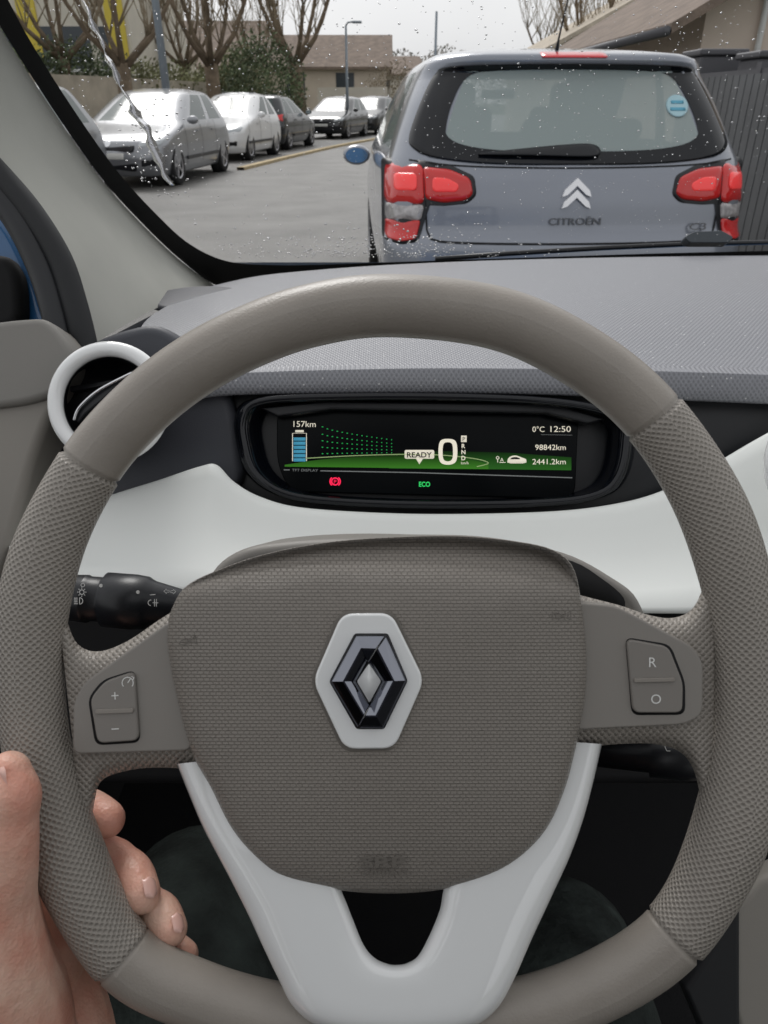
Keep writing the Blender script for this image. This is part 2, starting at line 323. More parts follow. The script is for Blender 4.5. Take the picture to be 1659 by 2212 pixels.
# ---- column shroud + stalks ----
sh=cr([(430,1330),(455,1238),(520,1188),(620,1170),(760,1163),(900,1165),(1080,1170),(1220,1195),(1320,1245),(1385,1300),(1400,1400),(1300,1560),(560,1560),(440,1450)],5,True)
plate('column_shroud',sh,.425,.10,mat('shroud_plastic',(.21,.197,.18),.5,bump=(900,.2,.0005)),own,.006)
plate('shroud_dark_patch',cr([(1000,1185),(1210,1205),(1300,1250),(1350,1300),(1300,1330),(1000,1330)],5,True),.4235,.003,M_mattblack,own,0)  # flat black patch over the right of the shroud
def stalk(pts,rads,d0,nm='indicator_stalk'):
    return tube(nm,[P(x,y,d) for x,y,d in pts],rads,M_dark,own,n=28)
st=stalk([(146,1290,.425),(150,1290,.425),(186,1293,.425),(190,1293,.425),(194,1293,.425),(222,1295,.425),(226,1295,.425),(230,1295,.425),(290,1300,.425),(318,1302,.425),(322,1302,.425),(330,1303,.425),(390,1312,.43),(470,1325,.44)],[.0118,.013,.0137,.0137,.0128,.0128,.0128,.0157,.0158,.0150,.014,.0128,.0105,.010],0)
text('stalk_marking','O',179,1268,9,.4115,M_print,st,align='c')
sun=[circ(177,1279,5,0,360,12)]+[[(177+7*math.cos(t),1279+7*math.sin(t)),(177+10*math.cos(t),1279+10*math.sin(t))] for t in [k*math.pi/4 for k in range(8)]]
strokes('stalk_marking',sun,1.6,.4110,M_print,st)
strokes('stalk_marking',[circ(172,1298,7,-90,90,10)+[(172,1291)],[(160,1292),(168,1292)],[(160,1296),(168,1296)],[(160,1300),(168,1300)],[(160,1304),(168,1304)]],1.6,.4110,M_print,st)
strokes('stalk_marking',[circ(218,1265,2,0,360,10),circ(298,1279,2,0,360,10)],4,.4088,M_print,st)
strokes('stalk_marking',[[(324,1285),(336,1284)],circ(326,1302,6,90,270,10)+[(327,1296)],[(334,1294),(334,1310)],[(338,1294),(338,1310)],[(330,1302),(342,1302)]],1.6,.4098,M_print,st)
strokes('stalk_marking',[[(354,1277),(360,1272),(360,1275),(366,1275),(366,1279),(360,1279),(360,1282),(354,1277)],[(380,1278),(374,1273),(374,1276),(369,1276),(369,1280),(374,1280),(374,1283),(380,1278)]],1.2,.413,M_print,st)
st2=stalk([(1270,1620,.44),(1400,1630,.43),(1404,1630,.43),(1480,1638,.425),(1530,1642,.425)],[.009,.010,.0125,.0125,.011],0,'wiper_stalk')
strokes('stalk_marking',[circ(1443,1612,7,180,360,10),[(1436,1612),(1440,1622),(1448,1622)]],1.6,.411,M_print,st2)
# ---- dashboard top ----
rowsd=[([(455,618),(560,596),(700,582),(830,573),(1000,565),(1200,559),(1450,554),(1900,548)],1.155),
([(425,628),(520,612),(660,600),(830,590),(1000,584),(1200,579),(1450,575),(1900,572)],1.03),
([(372,655),(460,643),(620,630),(830,622),(1000,618),(1200,615),(1450,612),(1900,612)],.90),
([(318,690),(420,682),(590,672),(830,662),(1000,660),(1200,658),(1450,658),(1900,660)],.80),
([(300,730),(400,722),(570,712),(830,705),(1000,702),(1200,702),(1450,705),(1900,712)],.73),
([(330,775),(440,765),(560,757),(830,752),(1000,750),(1200,752),(1450,757),(1900,768)],.67),
([(380,815),(470,803),(580,797),(830,791),(1000,790),(1200,792),(1450,797),(1900,812)],.625),
([(390,828),(472,814),(582,807),(830,801),(1000,800),(1200,802),(1450,808),(1900,824)],.617),
([(395,862),(470,848),(582,844),(830,841),(1000,841),(1200,845),(1450,854),(1900,872)],.612),
([(400,868),(472,856),(582,852),(830,850),(1000,850),(1200,854),(1450,864),(1900,884)],.625),
([(400,850),(472,842),(582,838),(830,836),(1000,836),(1200,840),(1450,850),(1900,870)],.70)]
rr=[]
for pts,Y in rowsd:
    w=[PY(x,y,Y) for x,y in pts]; rr.append([Vector(p) for p in cr(w,6)])
rr=list(map(list,zip(*[cr(c,5) for c in zip(*rr)])))
vs,fs=grid(rr); vs=[Vector(q) for q in vs]
uv=[(q.x,q.y if q.y>.626 else .626-(q.z-1.05)) for q in vs]
dash=mk('dashboard',vs,fs,M_dash,own,uv=uv)
c=PY(430,645,.93)
v,f=tubev([c+Vector((0,0,-.003)),c+Vector((0,0,.0015)),c+Vector((0,0,.003))],[.062,.062,.056],40); mk('speaker_grille',[ (q[0],q[1]*1.0,q[2]) for q in v],f,M_slate,dash)
plate('dash_side',cr([(490,838),(440,790),(400,735),(340,700),(280,705),(200,735),(130,790),(90,880),(70,1000),(50,1110),(20,1240),(60,1300),(240,1250),(300,1100),(500,1060),(520,960)],4,True),.655,.05,M_slate,own,.01)
# vent
vc=(236,870)
def ring(name,cx,cy,R,r,d,m,par,n=64,k=14):
    return tube(name,[P(cx+R*math.cos(2*math.pi*i/n),cy+R*math.sin(2*math.pi*i/n),d) for i in range(n)],r,m,par,n=k,closed=True)
vent=ring('air_vent',vc[0],vc[1],116,.0060,.572,M_white,own)
v,f=grid([[P(vc[0]+R*math.cos(2*math.pi*i/48),vc[1]+R*math.sin(2*math.pi*i/48),d) for i in range(48)] for R,d in((128,.64),(126,.575),(104,.573),(98,.585),(90,.62),(2,.625))],close_u=True)
mk('vent_bowl',v,[q[::-1] for q in f],M_dark,vent)
plate('vent_blade',[(160,905),(165,885),(215,840),(285,800),(300,810),(240,850),(185,895),(168,915)],.580,.012,M_dark,vent,.002)
tube('vent_blade_trim',[P(*q,.577) for q in cr([(160,908),(172,880),(215,842),(290,803)],6)],.0014,M_chrome,vent,n=8)
for k in (-45,45): plate('vent_blade',[(150,880+k),(320,850+k),(322,860+k),(152,892+k)],.60,.012,M_dark,vent,.001)
# ---- white fascia ----
top=[(20,1150),(140,1105),(250,1066),(340,1038),(430,1008),(468,1004),(505,1040),(560,1072),(650,1096),(830,1108),(1000,1110),(1200,1104),(1330,1088),(1425,1062),(1520,1015),(1640,945),(1800,860)]
bot=[(20,1240),(110,1250),(200,1258),(290,1268),(390,1280),(440,1285),(500,1290),(560,1292),(650,1296),(830,1300),(1000,1305),(1200,1312),(1330,1322),(1425,1325),(1520,1325),(1640,1325),(1800,1325)]
A=cr(top,6);B=cr(bot,6); rows=[]
for s,dd in ((0,.035),(0,.003),(.015,0),(.1,-.004),(.25,-.010),(.45,-.018),(.65,-.030),(.8,-.042),(.95,-.055),(1,-.055),(1.0,-.02)):
    rows.append([P(x0*(1-s)+x1*s,y0*(1-s)+y1*s,.622+dd) for (x0,y0),(x1,y1) in zip(A,B)])
v,f=grid(rows); mk('fascia_panel',v,f,M_satin,own)
ring('air_vent',1800,1005,118,.011,.57,M_white,own)
plate('cluster_surround',cr([(440,848),(560,842),(830,838),(1200,842),(1450,850),(1900,870),(1900,930),(1700,960),(1560,1020),(1440,1075),(1330,1100),(1200,1115),(1000,1120),(830,1118),(650,1106),(555,1082),(495,1045),(465,980),(450,910)],4,True),.672,.03,M_dark,own,.004)
pod=cr([(525,905),(560,868),(700,858),(1000,858),(1230,872),(1340,905),(1352,960),(1335,1030),(1290,1068),(1180,1085),(940,1090),(720,1082),(610,1064),(550,1020),(528,960)],5,True)
ps=[Vector(P(x,y,.640)) for x,y in pod]; cl=tube('instrument_cluster',ps,.0035,M_gloss,own,n=10,closed=True)
cpx=np.array([940,975.])
v,f=grid([[P(*(cpx+(np.array(q)-cpx)*s),d) for q in pod] for s,d in((1.05,.675),(1.035,.642),(1.0,.638),(.965,.642),(.95,.66),(.9,.668))],close_u=True); mk('cluster_bezel',v,[q[::-1] for q in f],M_gloss,cl)
plate('display_screen',rnd([(598,882),(1250,890),(1242,1078),(625,1062),(598,1000)],30),.6655,.004,M_screen,cl,.001)
D=.6640
plate('cluster_hood',[(560,880),(700,866),(1200,872),(1310,905),(1270,915),(1180,893),(720,884),(600,900)],.650,.012,M_dark,cl,.002)
text('display_text','157km',634,922,13,D,E_cream,cl,width=48,rot=-.5)
for k in range(6): plate('battery_bar',[(634,945+k*9),(660,945+k*9),(660,952+k*9),(634,952+k*9)],D,.0005,E_blue,cl,0)
strokes('battery_icon',[[(632,996),(632,936),(662,936),(662,996)]],1.6,D,E_cream,cl); plate('battery_icon',[(638,929),(656,929),(656,934),(638,934)],D,.0005,E_cream,cl,0)
dots=[]
for k,(ya,yb) in enumerate(((922,950),(938,958),(952,965),(966,972),(980,978))):
    for i in range(15):
        t=i/14; x=695+t*150; y=ya+(yb-ya)*(t**.7); dots.append([(x,y),(x+3.4-1.5*t,y+.3)])
strokes('flow_dots',dots,1.8,D,E_green,cl)
arcp=cr([(615,1004),(700,992),(800,985),(900,984),(1000,990),(1055,1003)],6)
v,f=grid([[P(x,y,D) for x,y in arcp],[P(x,1008 +(x-615)*.012,D) for x,y in arcp]]); mk('display_ground',v,f,E_dg,cl,smooth=False)
v,f=grid([[P(x,y,D+.0002) for x,y in [(840,980),(950,974),(1100,978),(1234,988)]],[P(x,y,D+.0002) for x,y in [(840,1012),(950,1013),(1100,1014),(1234,1016)]]]); mk('display_ground',v,f,E_deep,cl,smooth=False)
strokes('display_arc',[cr([(660,990),(800,983),(930,982),(1020,990),(1055,1000),(1030,1008)],6)],1.8,D-.0003,E_edge,cl)
plate('ready_label',rnd([(874,972),(938,972),(938,991),(874,991)],4)+[],D-.0003,.0004,E_cream,cl,0); plate('ready_label',[(898,990),(914,990),(906,1003)],D-.0003,.0004,E_cream,cl,0)
text('ready_text','READY',906,988,11.5,D-.0012,M_mattblack,cl,align='c',width=54,bold=.3)
v=cr([(967,948),(984,953),(988,976),(984,998),(967,1004),(951,998),(947,976),(951,953)],5,True); vi=[(967+(x-967)*.55,976+(y-976)*.74) for x,y in v]
a,b=grid([[P(x,y,D-.0004) for x,y in v],[P(x,y,D-.0004) for x,y in vi]],close_u=True); mk('speed_digit',a,b,E_cream,cl,smooth=False)
plate('gear_box',[(996,941),(1008,941),(1008,955),(996,955)],D-.0003,.0004,E_cream,cl,0); text('gear_letter','P',1002,953,9.5,D-.0012,M_mattblack,cl,align='c')
for i,ch in enumerate('RND'): text('gear_letter',ch,1001,968+i*13,9.5,D-.0004,E_cream,cl,align='c',bold=.2)
text('display_text','km/h',1004,1003,6,D-.0004,E_cream,cl,align='c')
text('display_text','0°C',1150,933,12,D,E_cream,cl,width=26); text('display_text','12:50',1233,933,13,D,E_cream,cl,width=44,align='r')
text('display_text','98842km',1222,972,12,D-.0003,E_cream,cl,width=66,align='r'); text('display_text','2441.2km',1222,1003,12,D-.0004,E_cream,cl,width=72,align='r')
text('display_text','A',1084,997,8,D-.0004,E_cream,cl,align='c'); strokes('trip_icon',[circ(1075,989,3,0,360,10),[(1075,992),(1075,999)],[(1079,999),(1092,999)]],1.4,D-.0004,E_cream,cl)
strokes('display_line',[[(1168,939),(1236,940)]],.7,D,E_grey,cl)
plate('car_icon',cr([(1096,999),(1097,992),(1103,986),(1114,984),(1126,988),(1136,992),(1137,999)],3)+[(1130,1001),(1103,1001)],D-.0004,.0004,E_cream,cl,0)
plate('car_icon',[(1101,992),(1106,988),(1115,987),(1123,990),(1123,992)],D-.0009,.0003,M_mattblack,cl,0)
text('display_text','TFT DISPLAY',631,1018,5.5,D,E_grey,cl,width=56,rot=-.8); strokes('display_line',[[(613,1015),(626,1015)],[(692,1017),(900,1021),(1236,1032)]],2,D,E_grey,cl)
strokes('brake_warning_icon',[circ(724,1040,7.5),circ(724,1040,11,130,230,10),circ(724,1040,11,-50,50,10)],2.6,D,E_red,cl); text('brake_warning_icon','P',724,1045,9,D,E_red,cl,align='c')
text('eco_text','ECO',905,1051,10.5,D,em('display_bright_green',(.03,.55,.12),.9),cl,width=24,bold=.3)
# ---- lower darkness ----
plate('lower_shade_plate',[(-300,1270),(2000,1330),(2000,1700),(-300,1700)],.60,.05,M_mattblack,own,.01)  # black plate standing in for the shadow below the fascia
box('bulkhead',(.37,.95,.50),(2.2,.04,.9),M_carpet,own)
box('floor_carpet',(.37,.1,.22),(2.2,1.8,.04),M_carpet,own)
box('door_inner_panel',(-.46,.2,.60),(.04,1.6,.8),M_carpet,own)
plate('centre_console',[(1545,2080),(1590,1960),(1640,1900),(1720,1860),(1900,1860),(1900,2700),(1700,2700),(1620,2300)],.52,.02,M_door,own,.006)
plate('console_edge',[(1480,2140),(1530,2060),(1580,1960),(1600,1965),(1600,2300),(1700,2700),(1640,2700),(1540,2280)],.515,.02,M_seal,own,.005)
box('seat_cushion',(.0,-.12,.52),(.52,.55,.14),M_carpet,own,bevel=.04)
box('reflection_backrest',(.0,-.52,.85),(.50,.12,.75),M_carpet,own,bevel=.05)  # unseen seat back, added to darken what the emblem reflects
box('headrest',(.0,-.56,1.34),(.27,.10,.20),M_carpet,own,bevel=.04)
box('reflection_headliner',(.37,-1.05,1.56),(1.3,1.3,.04),mat('grey_reflection_roof',(.25,.25,.24),.9),own,bevel=.01)  # unseen rear roof, added so the glossy trim has something dark to reflect
for xx in (-.32,1.06): box('reflection_pillar',(xx,-.55,1.25),(.06,.12,.62),M_pillar,own,bevel=.02)  # unseen pillars, added as reflection shapes for the glossy trim
# ---- pillar, seals, door ----
pr=cr([(-120,-130),(-50,-30),(30,100),(130,255),(225,388),(318,490),(395,562),(472,618)],6); pl=cr([(-330,120),(-160,240),(-60,330),(10,392),(80,468),(140,560),(172,650),(196,752)],6)
rows=[]
for j in range(17):
    s=j/16; r=[]
    for (x0,y0),(x1,y1) in zip(pl,pr):
        a=P(x0,y0,.66); b=PW(x1,y1,.004); p=a*(1-s)+b*s; p=p-FW*.03*math.sin(math.pi*s)**.8*.9; r.append(p)
    rows.append(r)
v,f=grid(rows); mk('pillar_trim',v,f,M_pillar,own)
rows=[]
for s in np.linspace(0,1,8):
    A=[(472,618),(400,640),(330,680),(262,715),(196,752)]; B=[(500,660),(430,700),(350,730),(280,760),(200,790)]
    rows.append([P(x0*(1-s)+x1*s,y0*(1-s)+y1*s,dd) for (x0,y0),(x1,y1),dd in zip(A,B,(1.1,.98,.86,.76,.68))])
v,f=grid(rows); mk('dash_corner',v,f,M_slate,own)
tube('door_seal',[P(x,y,.655) for x,y in cr([(-330,100),(-160,222),(-60,318),(5,385),(70,462),(128,556),(160,650),(184,748),(186,790)],6)],.011,M_seal,own,n=12)
sl=[(-330,140),(-160,262),(-60,355),(-8,410),(48,486),(92,575),(120,660),(138,745),(140,800)]
tube('door_frame',[P(x,y,.66) for x,y in cr(sl,6)],.014,M_dark,own,n=12)
M_blue=mat('blue_paint',(.02,.12,.30),.3,coat=.8)
mir=plate('door_mirror',cr([(-260,500),(-60,440),(10,470),(60,560),(95,650),(92,720),(-100,760),(-260,740)],5,True),.80,.08,M_blue,own,.02)
plate('mirror_housing',cr([(-200,560),(-20,545),(28,570),(42,640),(30,700),(-60,715),(-200,720)],5,True),.775,.03,M_mattblack,own,.01)
plate('door_trim',cr([(-300,690),(-50,697),(40,690),(95,690),(140,735),(160,790),(140,850),(108,900),(70,1000),(40,1110),(0,1240),(-100,1500),(-300,1700)],4,True),.605,.05,M_door,own,.008)
plate('door_upper_trim',cr([(-300,690),(-50,695),(40,688),(98,690),(142,738),(160,790),(128,842),(60,870),(-60,885),(-300,900)],4,True),.597,.03,mat('door_soft_trim',(.225,.215,.198),.6,bump=(900,.2,.0005)),own,.006)
# ---- windscreen frit, wiper, bonnet ----
fo=[(-110,-120),(-50,-30),(30,100),(130,255),(225,388),(318,490),(395,562),(472,615),(560,605),(700,592),(900,580),(1200,570),(1500,564),(2100,560)]
fi=[(-60,-140),(-2,-42),(62,78),(152,222),(250,362),(340,462),(412,526),(492,562),(590,570),(700,569),(900,562),(1200,552),(1500,543),(2100,530)]
v,f=grid([[PW(x,y,.002) for x,y in cr(fo,6)],[PW(x,y,.002) for x,y in cr(fi,6)]]); mk('windscreen_border',v,f,M_mattblack,own,smooth=False)
tube('wiper',[PY(x,y,Y) for x,y,Y in ((940,560,1.24),(1100,548,1.25),(1300,536,1.26),(1500,527,1.27),(1800,520,1.28))],.004,M_dark,own,n=8)
plate('wiper_joint',rnd([(1478,512),(1500,500),(1560,498),(1585,512),(1575,524),(1490,524)],6),1.12,.02,mat('wiper_grey',(.05,.06,.07),.4),own,.003)
v,f=grid([[Vector((x,1.26,1.02)) for x in (-.45,.37,1.2)],[Vector((x,1.7,.93)) for x in (-.45,.37,1.2)],[Vector((x,2.15,.80)) for x in (-.42,.37,1.15)],[Vector((x,2.3,.55)) for x in (-.4,.37,1.1)]]); mk('bonnet',v,f,M_blue,own)
# ---- raindrops ----
dropm=mat('rain_water',(.97,.98,1),.04,trans=.75,ior=1.33); streakm=mat('running_water',(.97,.98,1),.02,trans=.97,ior=1.33)
ax=WN.cross(RT).normalized(); parts=[]
def dropv(c,r,h,sx=1):
    vs=[];n=7
    for k,(rr,hh) in enumerate(((1,0),(.8,.6),(.4,.93))):
        for i in range(n): a=2*math.pi*i/n; vs.append(c+RT*(r*rr*sx*math.cos(a))+ax*(r*rr*math.sin(a))-WN*(h*hh))
    vs.append(c-WN*h); fs=[(k*n+i,k*n+(i+1)%n,(k+1)*n+(i+1)%n,(k+1)*n+i) for k in range(2) for i in range(n)]+[(2*n+i,2*n+(i+1)%n,3*n) for i in range(n)]+[tuple(range(n))[::-1]]
    return vs,fs
def inside(x,y):
    e=np.interp(y,[-60,0,78,222,362,462,526,560],[-20,25,70,160,258,350,420,500]); return x>e+8 and y<558
cnt=0
while cnt<1800:
    x=random.uniform(0,1690);y=random.uniform(-40,556)
    if not inside(x,y): continue
    r=random.choice([.0004]*7+[.0006]*6+[.0009]*2+[.0012]); parts.append(dropv(PW(x,y,-.001),r,r*.55,random.uniform(.8,1.3))); cnt+=1
for k in range(520):
    x=random.gauss(780,170);y=558-abs(random.gauss(0,30))
    if inside(x,y): r=random.uniform(.0006,.0018); parts.append(dropv(PW(x,y,-.001),r,r*.5,random.uniform(.8,1.5)))
for k in range(160):
    x=random.gauss(330,45);y=random.gauss(350,60)
    if inside(x,y): r=random.uniform(.0006,.0018); parts.append(dropv(PW(x,y,-.001),r,r*.5,random.uniform(.6,1.2)))
v,f=merge(parts); mk('raindrops',v,f,dropm,label="small raindrops scattered over the windscreen glass",category="raindrops",kind="stuff")
pth=resamp(cr([(150,-60),(195,40),(235,130),(262,190),(290,240),(318,285),(340,340),(358,380),(372,402)],8),90)
L=[];R=[];C=[]
for i,(x,y) in enumerate(pth):
    w=5+2.5*math.sin(i*.35)+2*math.sin(i*.9)+(5 if y>240 else 0)*(1 if i<80 else .6); j=2.5*math.sin(i*.5)
    L.append(PW(x-w+j,y,-.001));R.append(PW(x+w+j,y,-.001));C.append(PW(x+j,y,-.0024-.0006*math.sin(i*.7)))
v,f=grid([L,C,R,L]); mk('water_streak',v,f,streakm,label="wavy trickle of water running down the windscreen",category="water")
# ================= PERSON =================
def bone(pts,n=16):
    pp=[(*P(a,b,c),r) for a,b,c,r in pts]; q=cr(pp,6); path=[Vector(t[:3]) for t in q]; rad=[t[3] for t in q]
    def caps(p0,t,r):
        return [(p0+t*(r*math.sin(a)),max(r*math.cos(a),.0002)) for a in (math.radians(25),math.radians(50),math.radians(72),math.radians(89))]
    t1=(path[-1]-path[-2]).normalized(); e=caps(path[-1],t1,rad[-1]); t0=(path[0]-path[1]).normalized(); s=caps(path[0],t0,rad[0])[::-1]
    return tubev([x[0] for x in s]+path+[x[0] for x in e],[x[1] for x in s]+rad+[x[1] for x in e],n)
fingers=[
 [(-70,1850,.372,.0115),(40,1775,.386,.0108),(140,1745,.388,.0100),(185,1746,.382,.0102),(208,1754,.376,.0096),(230,1770,.370,.0094)],
 [(-60,1920,.372,.0120),(70,1860,.392,.0115),(180,1842,.390,.0112),(240,1858,.382,.0114),(262,1870,.378,.0106),(285,1892,.371,.0110),(305,1930,.363,.0096)],
 [(-40,2010,.374,.0115),(100,1950,.394,.0108),(230,1932,.392,.0104),(305,1950,.382,.0106),(326,1960,.378,.0099),(347,1975,.371,.0102),(367,2006,.365,.0088)],
 [(0,2100,.378,.0100),(150,2045,.396,.0094),(280,2040,.392,.0088),(360,2045,.384,.0084),(398,2062,.376,.0074)],
 [(20,1670,.3235,.0096),(26,1715,.3225,.0122),(24,1760,.3230,.0116),(20,1800,.3232,.0124),(12,1870,.325,.0138),(-10,1960,.330,.0185),(-12,2080,.336,.025),(10,2200,.346,.030),(10,2400,.350,.036)],
 [(-70,1870,.366,.016),(-60,2000,.368,.020),(-20,2120,.372,.022),(30,2230,.374,.024),(20,2400,.366,.030)],
 [(0,2010,.366,.017),(80,2120,.384,.017),(140,2190,.386,.022),(140,2400,.372,.03)],
 [(0,1900,.366,.015),(60,1990,.374,.015),(110,2090,.382,.016)],
 [(-60,1900,.35,.013),(-70,2030,.352,.02),(-50,2200,.358,.03),(-20,2400,.36,.034),(-40,2700,.35,.032),(-160,3300,.32,.036),(-300,4000,.27,.042)]]
v,f=merge([bone(b) for b in fingers])
def skinmat():
    m=mat('skin',(.62,.36,.27),.42,sss=.1); nt=m.node_tree; b=nt.nodes['Principled BSDF']; tc=nt.nodes.new('ShaderNodeTexCoord')
    n=nt.nodes.new('ShaderNodeTexNoise'); n.inputs['Scale'].default_value=42; n.inputs['Detail'].default_value=6; nt.links.new(tc.outputs['Object'],n.inputs['Vector'])
    r=nt.nodes.new('ShaderNodeValToRGB'); r.color_ramp.elements[0].position=.35; r.color_ramp.elements[1].position=.68
    r.color_ramp.elements[0].color=(.66,.31,.23,1); r.color_ramp.elements[1].color=(.76,.51,.40,1); nt.links.new(n.outputs['Fac'],r.inputs['Fac']); nt.links.new(r.outputs['Color'],b.inputs['Base Color'])
    w=nt.nodes.new('ShaderNodeTexVoronoi'); w.inputs['Scale'].default_value=650; nt.links.new(tc.outputs['Object'],w.inputs['Vector'])
    bp=nt.nodes.new('ShaderNodeBump'); bp.inputs['Strength'].default_value=.35; bp.inputs['Distance'].default_value=.0006; nt.links.new(w.outputs['Distance'],bp.inputs['Height'])
    w2=nt.nodes.new('ShaderNodeTexNoise'); w2.inputs['Scale'].default_value=130; w2.inputs['Detail'].default_value=3; nt.links.new(tc.outputs['Object'],w2.inputs['Vector'])
    b2=nt.nodes.new('ShaderNodeBump'); b2.inputs['Strength'].default_value=.4; b2.inputs['Distance'].default_value=.0018; nt.links.new(w2.outputs['Fac'],b2.inputs['Height']); nt.links.new(bp.outputs['Normal'],b2.inputs['Normal']); nt.links.new(b2.outputs['Normal'],b.inputs['Normal'])
    return m
M_skin=skinmat()
per=mk('person',v,f,M_skin,label="driver in dark trousers gripping the steering wheel",category="person")
rm=per.modifiers.new('Remesh','REMESH'); rm.mode='VOXEL'; rm.voxel_size=.0012; rm.use_smooth_shade=True
sm=per.modifiers.new('Smooth','SMOOTH'); sm.factor=.5; sm.iterations=5
M_nail=mat('fingernail',(.76,.46,.39),.25,coat=.4)
def nail(px,py,d,dirp,nor,L,W):
    c=P(px,py,d); t=(RT*dirp[0]+UP*dirp[1]+FW*dirp[2]).normalized(); n=(RT*nor[0]+UP*nor[1]-FW*nor[2]).normalized(); n=(n-t*n.dot(t)).normalized(); s=t.cross(n); vs=[];K=9
    for i in range(K):
        a=-1+2*i/(K-1); ww=W*min(1,(1-abs(a)**4)**.5+.05)
        for j in range(K):
            b=-1+2*j/(K-1); vs.append(c+t*(a*L)+s*(b*ww)-n*(.35*W*b*b+.1*L*a*a))
    fs=[(i*K+j,i*K+j+1,(i+1)*K+j+1,(i+1)*K+j) for i in range(K-1) for j in range(K-1)]
    o=mk('fingernail',vs,fs,M_nail,per); 
nail(-4,1688,.3162,(-.15,1,0),(-.75,.1,.65),.0068,.0058)
nail(329,1914,.3583,(.35,-.8,-.5),(.75,.45,.35),.0050,.0040)
nail(389,1991,.3602,(.35,-.8,-.5),(.75,.45,.35),.0046,.0036)
M_trou=mat('dark_green_trousers',(.026,.034,.031),.9,bump=(40,.8,.012),var=(25,.5))
v,f=merge([tubev([P(*q) for q in cr(a,6)],[.085]*(6*(len(a)-1)+1),28) for a in ([(300,3000,.60),(380,2300,.63),(430,2050,.72),(440,1950,.80)],[(1300,3000,.60),(1240,2350,.65),(1210,2150,.74),(1200,2060,.82)])])
tr=mk('trousers',v,f,M_trou,per)
rows=[]
for z,hw,hd,yc in ((.58,.17,.12,-.36),(.70,.175,.13,-.38),(.85,.19,.13,-.40),(1.0,.205,.125,-.41),(1.1,.21,.11,-.42),(1.17,.17,.09,-.42),(1.21,.08,.06,-.42),(1.25,.055,.055,-.42)):
    rows.append([(hw*math.cos(a),yc+hd*math.sin(a),z) for a in np.linspace(0,2*math.pi,25)[:-1]])
v,f=grid(rows,close_u=True); mk('reflection_torso',v,f,mat('dark_reflection_torso',(.02,.022,.03),.85,bump=(50,.4,.005)),per)  # unseen torso, added as a dark shape for the emblem to reflect
# ================= OUTSIDE =================
M_asph=mat('wet_asphalt',(.13,.126,.119),.45,bump=(60,.8,.02),var=(1.3,.28)); M_grass=mat('verge_grass',(.06,.075,.03),.95,bump=(40,.6,.05),var=(6,.4))  # asphalt base colour raised to imitate pale sky reflection on the wet road
M_pave=mat('pavement_asphalt',(.18,.175,.165),.8,bump=(90,.4,.01),var=(4,.2)); M_kerb=mat('kerb_stone',(.50,.40,.24),.8,var=(8,.3))
def sheet(name,pts,z,m,lab):
    return mk(name,[(x,y,z) for x,y in pts],[tuple(range(len(pts)))],m,smooth=False,kind="structure",label=lab,category=name)
sheet('ground',[(-400,-60),(400,-60),(400,600),(-400,600)],0,M_grass,"grassy ground around the street")
sheet('road',[(-16,-20),(2.9,-20),(2.9,9),(3.6,20),(7,40),(22,90),(10,95),(-3,50),(-7,34),(-10,26),(-16,18)],.004,M_asph,"damp grey asphalt street curving away")
def strip(name,path,w,h,m,lab,kind="structure"):
    L=[];R=[]
    for i,p in enumerate(path):
        t=Vector(path[min(i+1,len(path)-1)])-Vector(path[max(i-1,0)]); t.normalize(); n=Vector((-t.y,t.x))*w/2
        L.append(Vector(p)+n);R.append(Vector(p)-n)
    rows=[[(q.x,q.y,0) for q in L],[(q.x,q.y,h) for q in L],[(q.x,q.y,h) for q in R],[(q.x,q.y,0) for q in R]]
    v,f=grid(rows); o=mk(name,v,f,m,smooth=False,label=lab,category=name.replace('_',' '))
    if kind=="structure": o['kind']=kind
    return o
strip('kerb',cr([(-3.0,17.0),(-2.3,21.5),(-1.3,27),(.4,34),(3,42)],4),.16,.06,M_kerb,"pale kerb with yellow leaf litter")
strip('pavement',cr([(-7.6,4),(-7.4,12),(-6.9,20),(-6,28),(-4.2,38),(-1,50)],4),1.6,.12,M_pave,"pavement behind the parked cars")
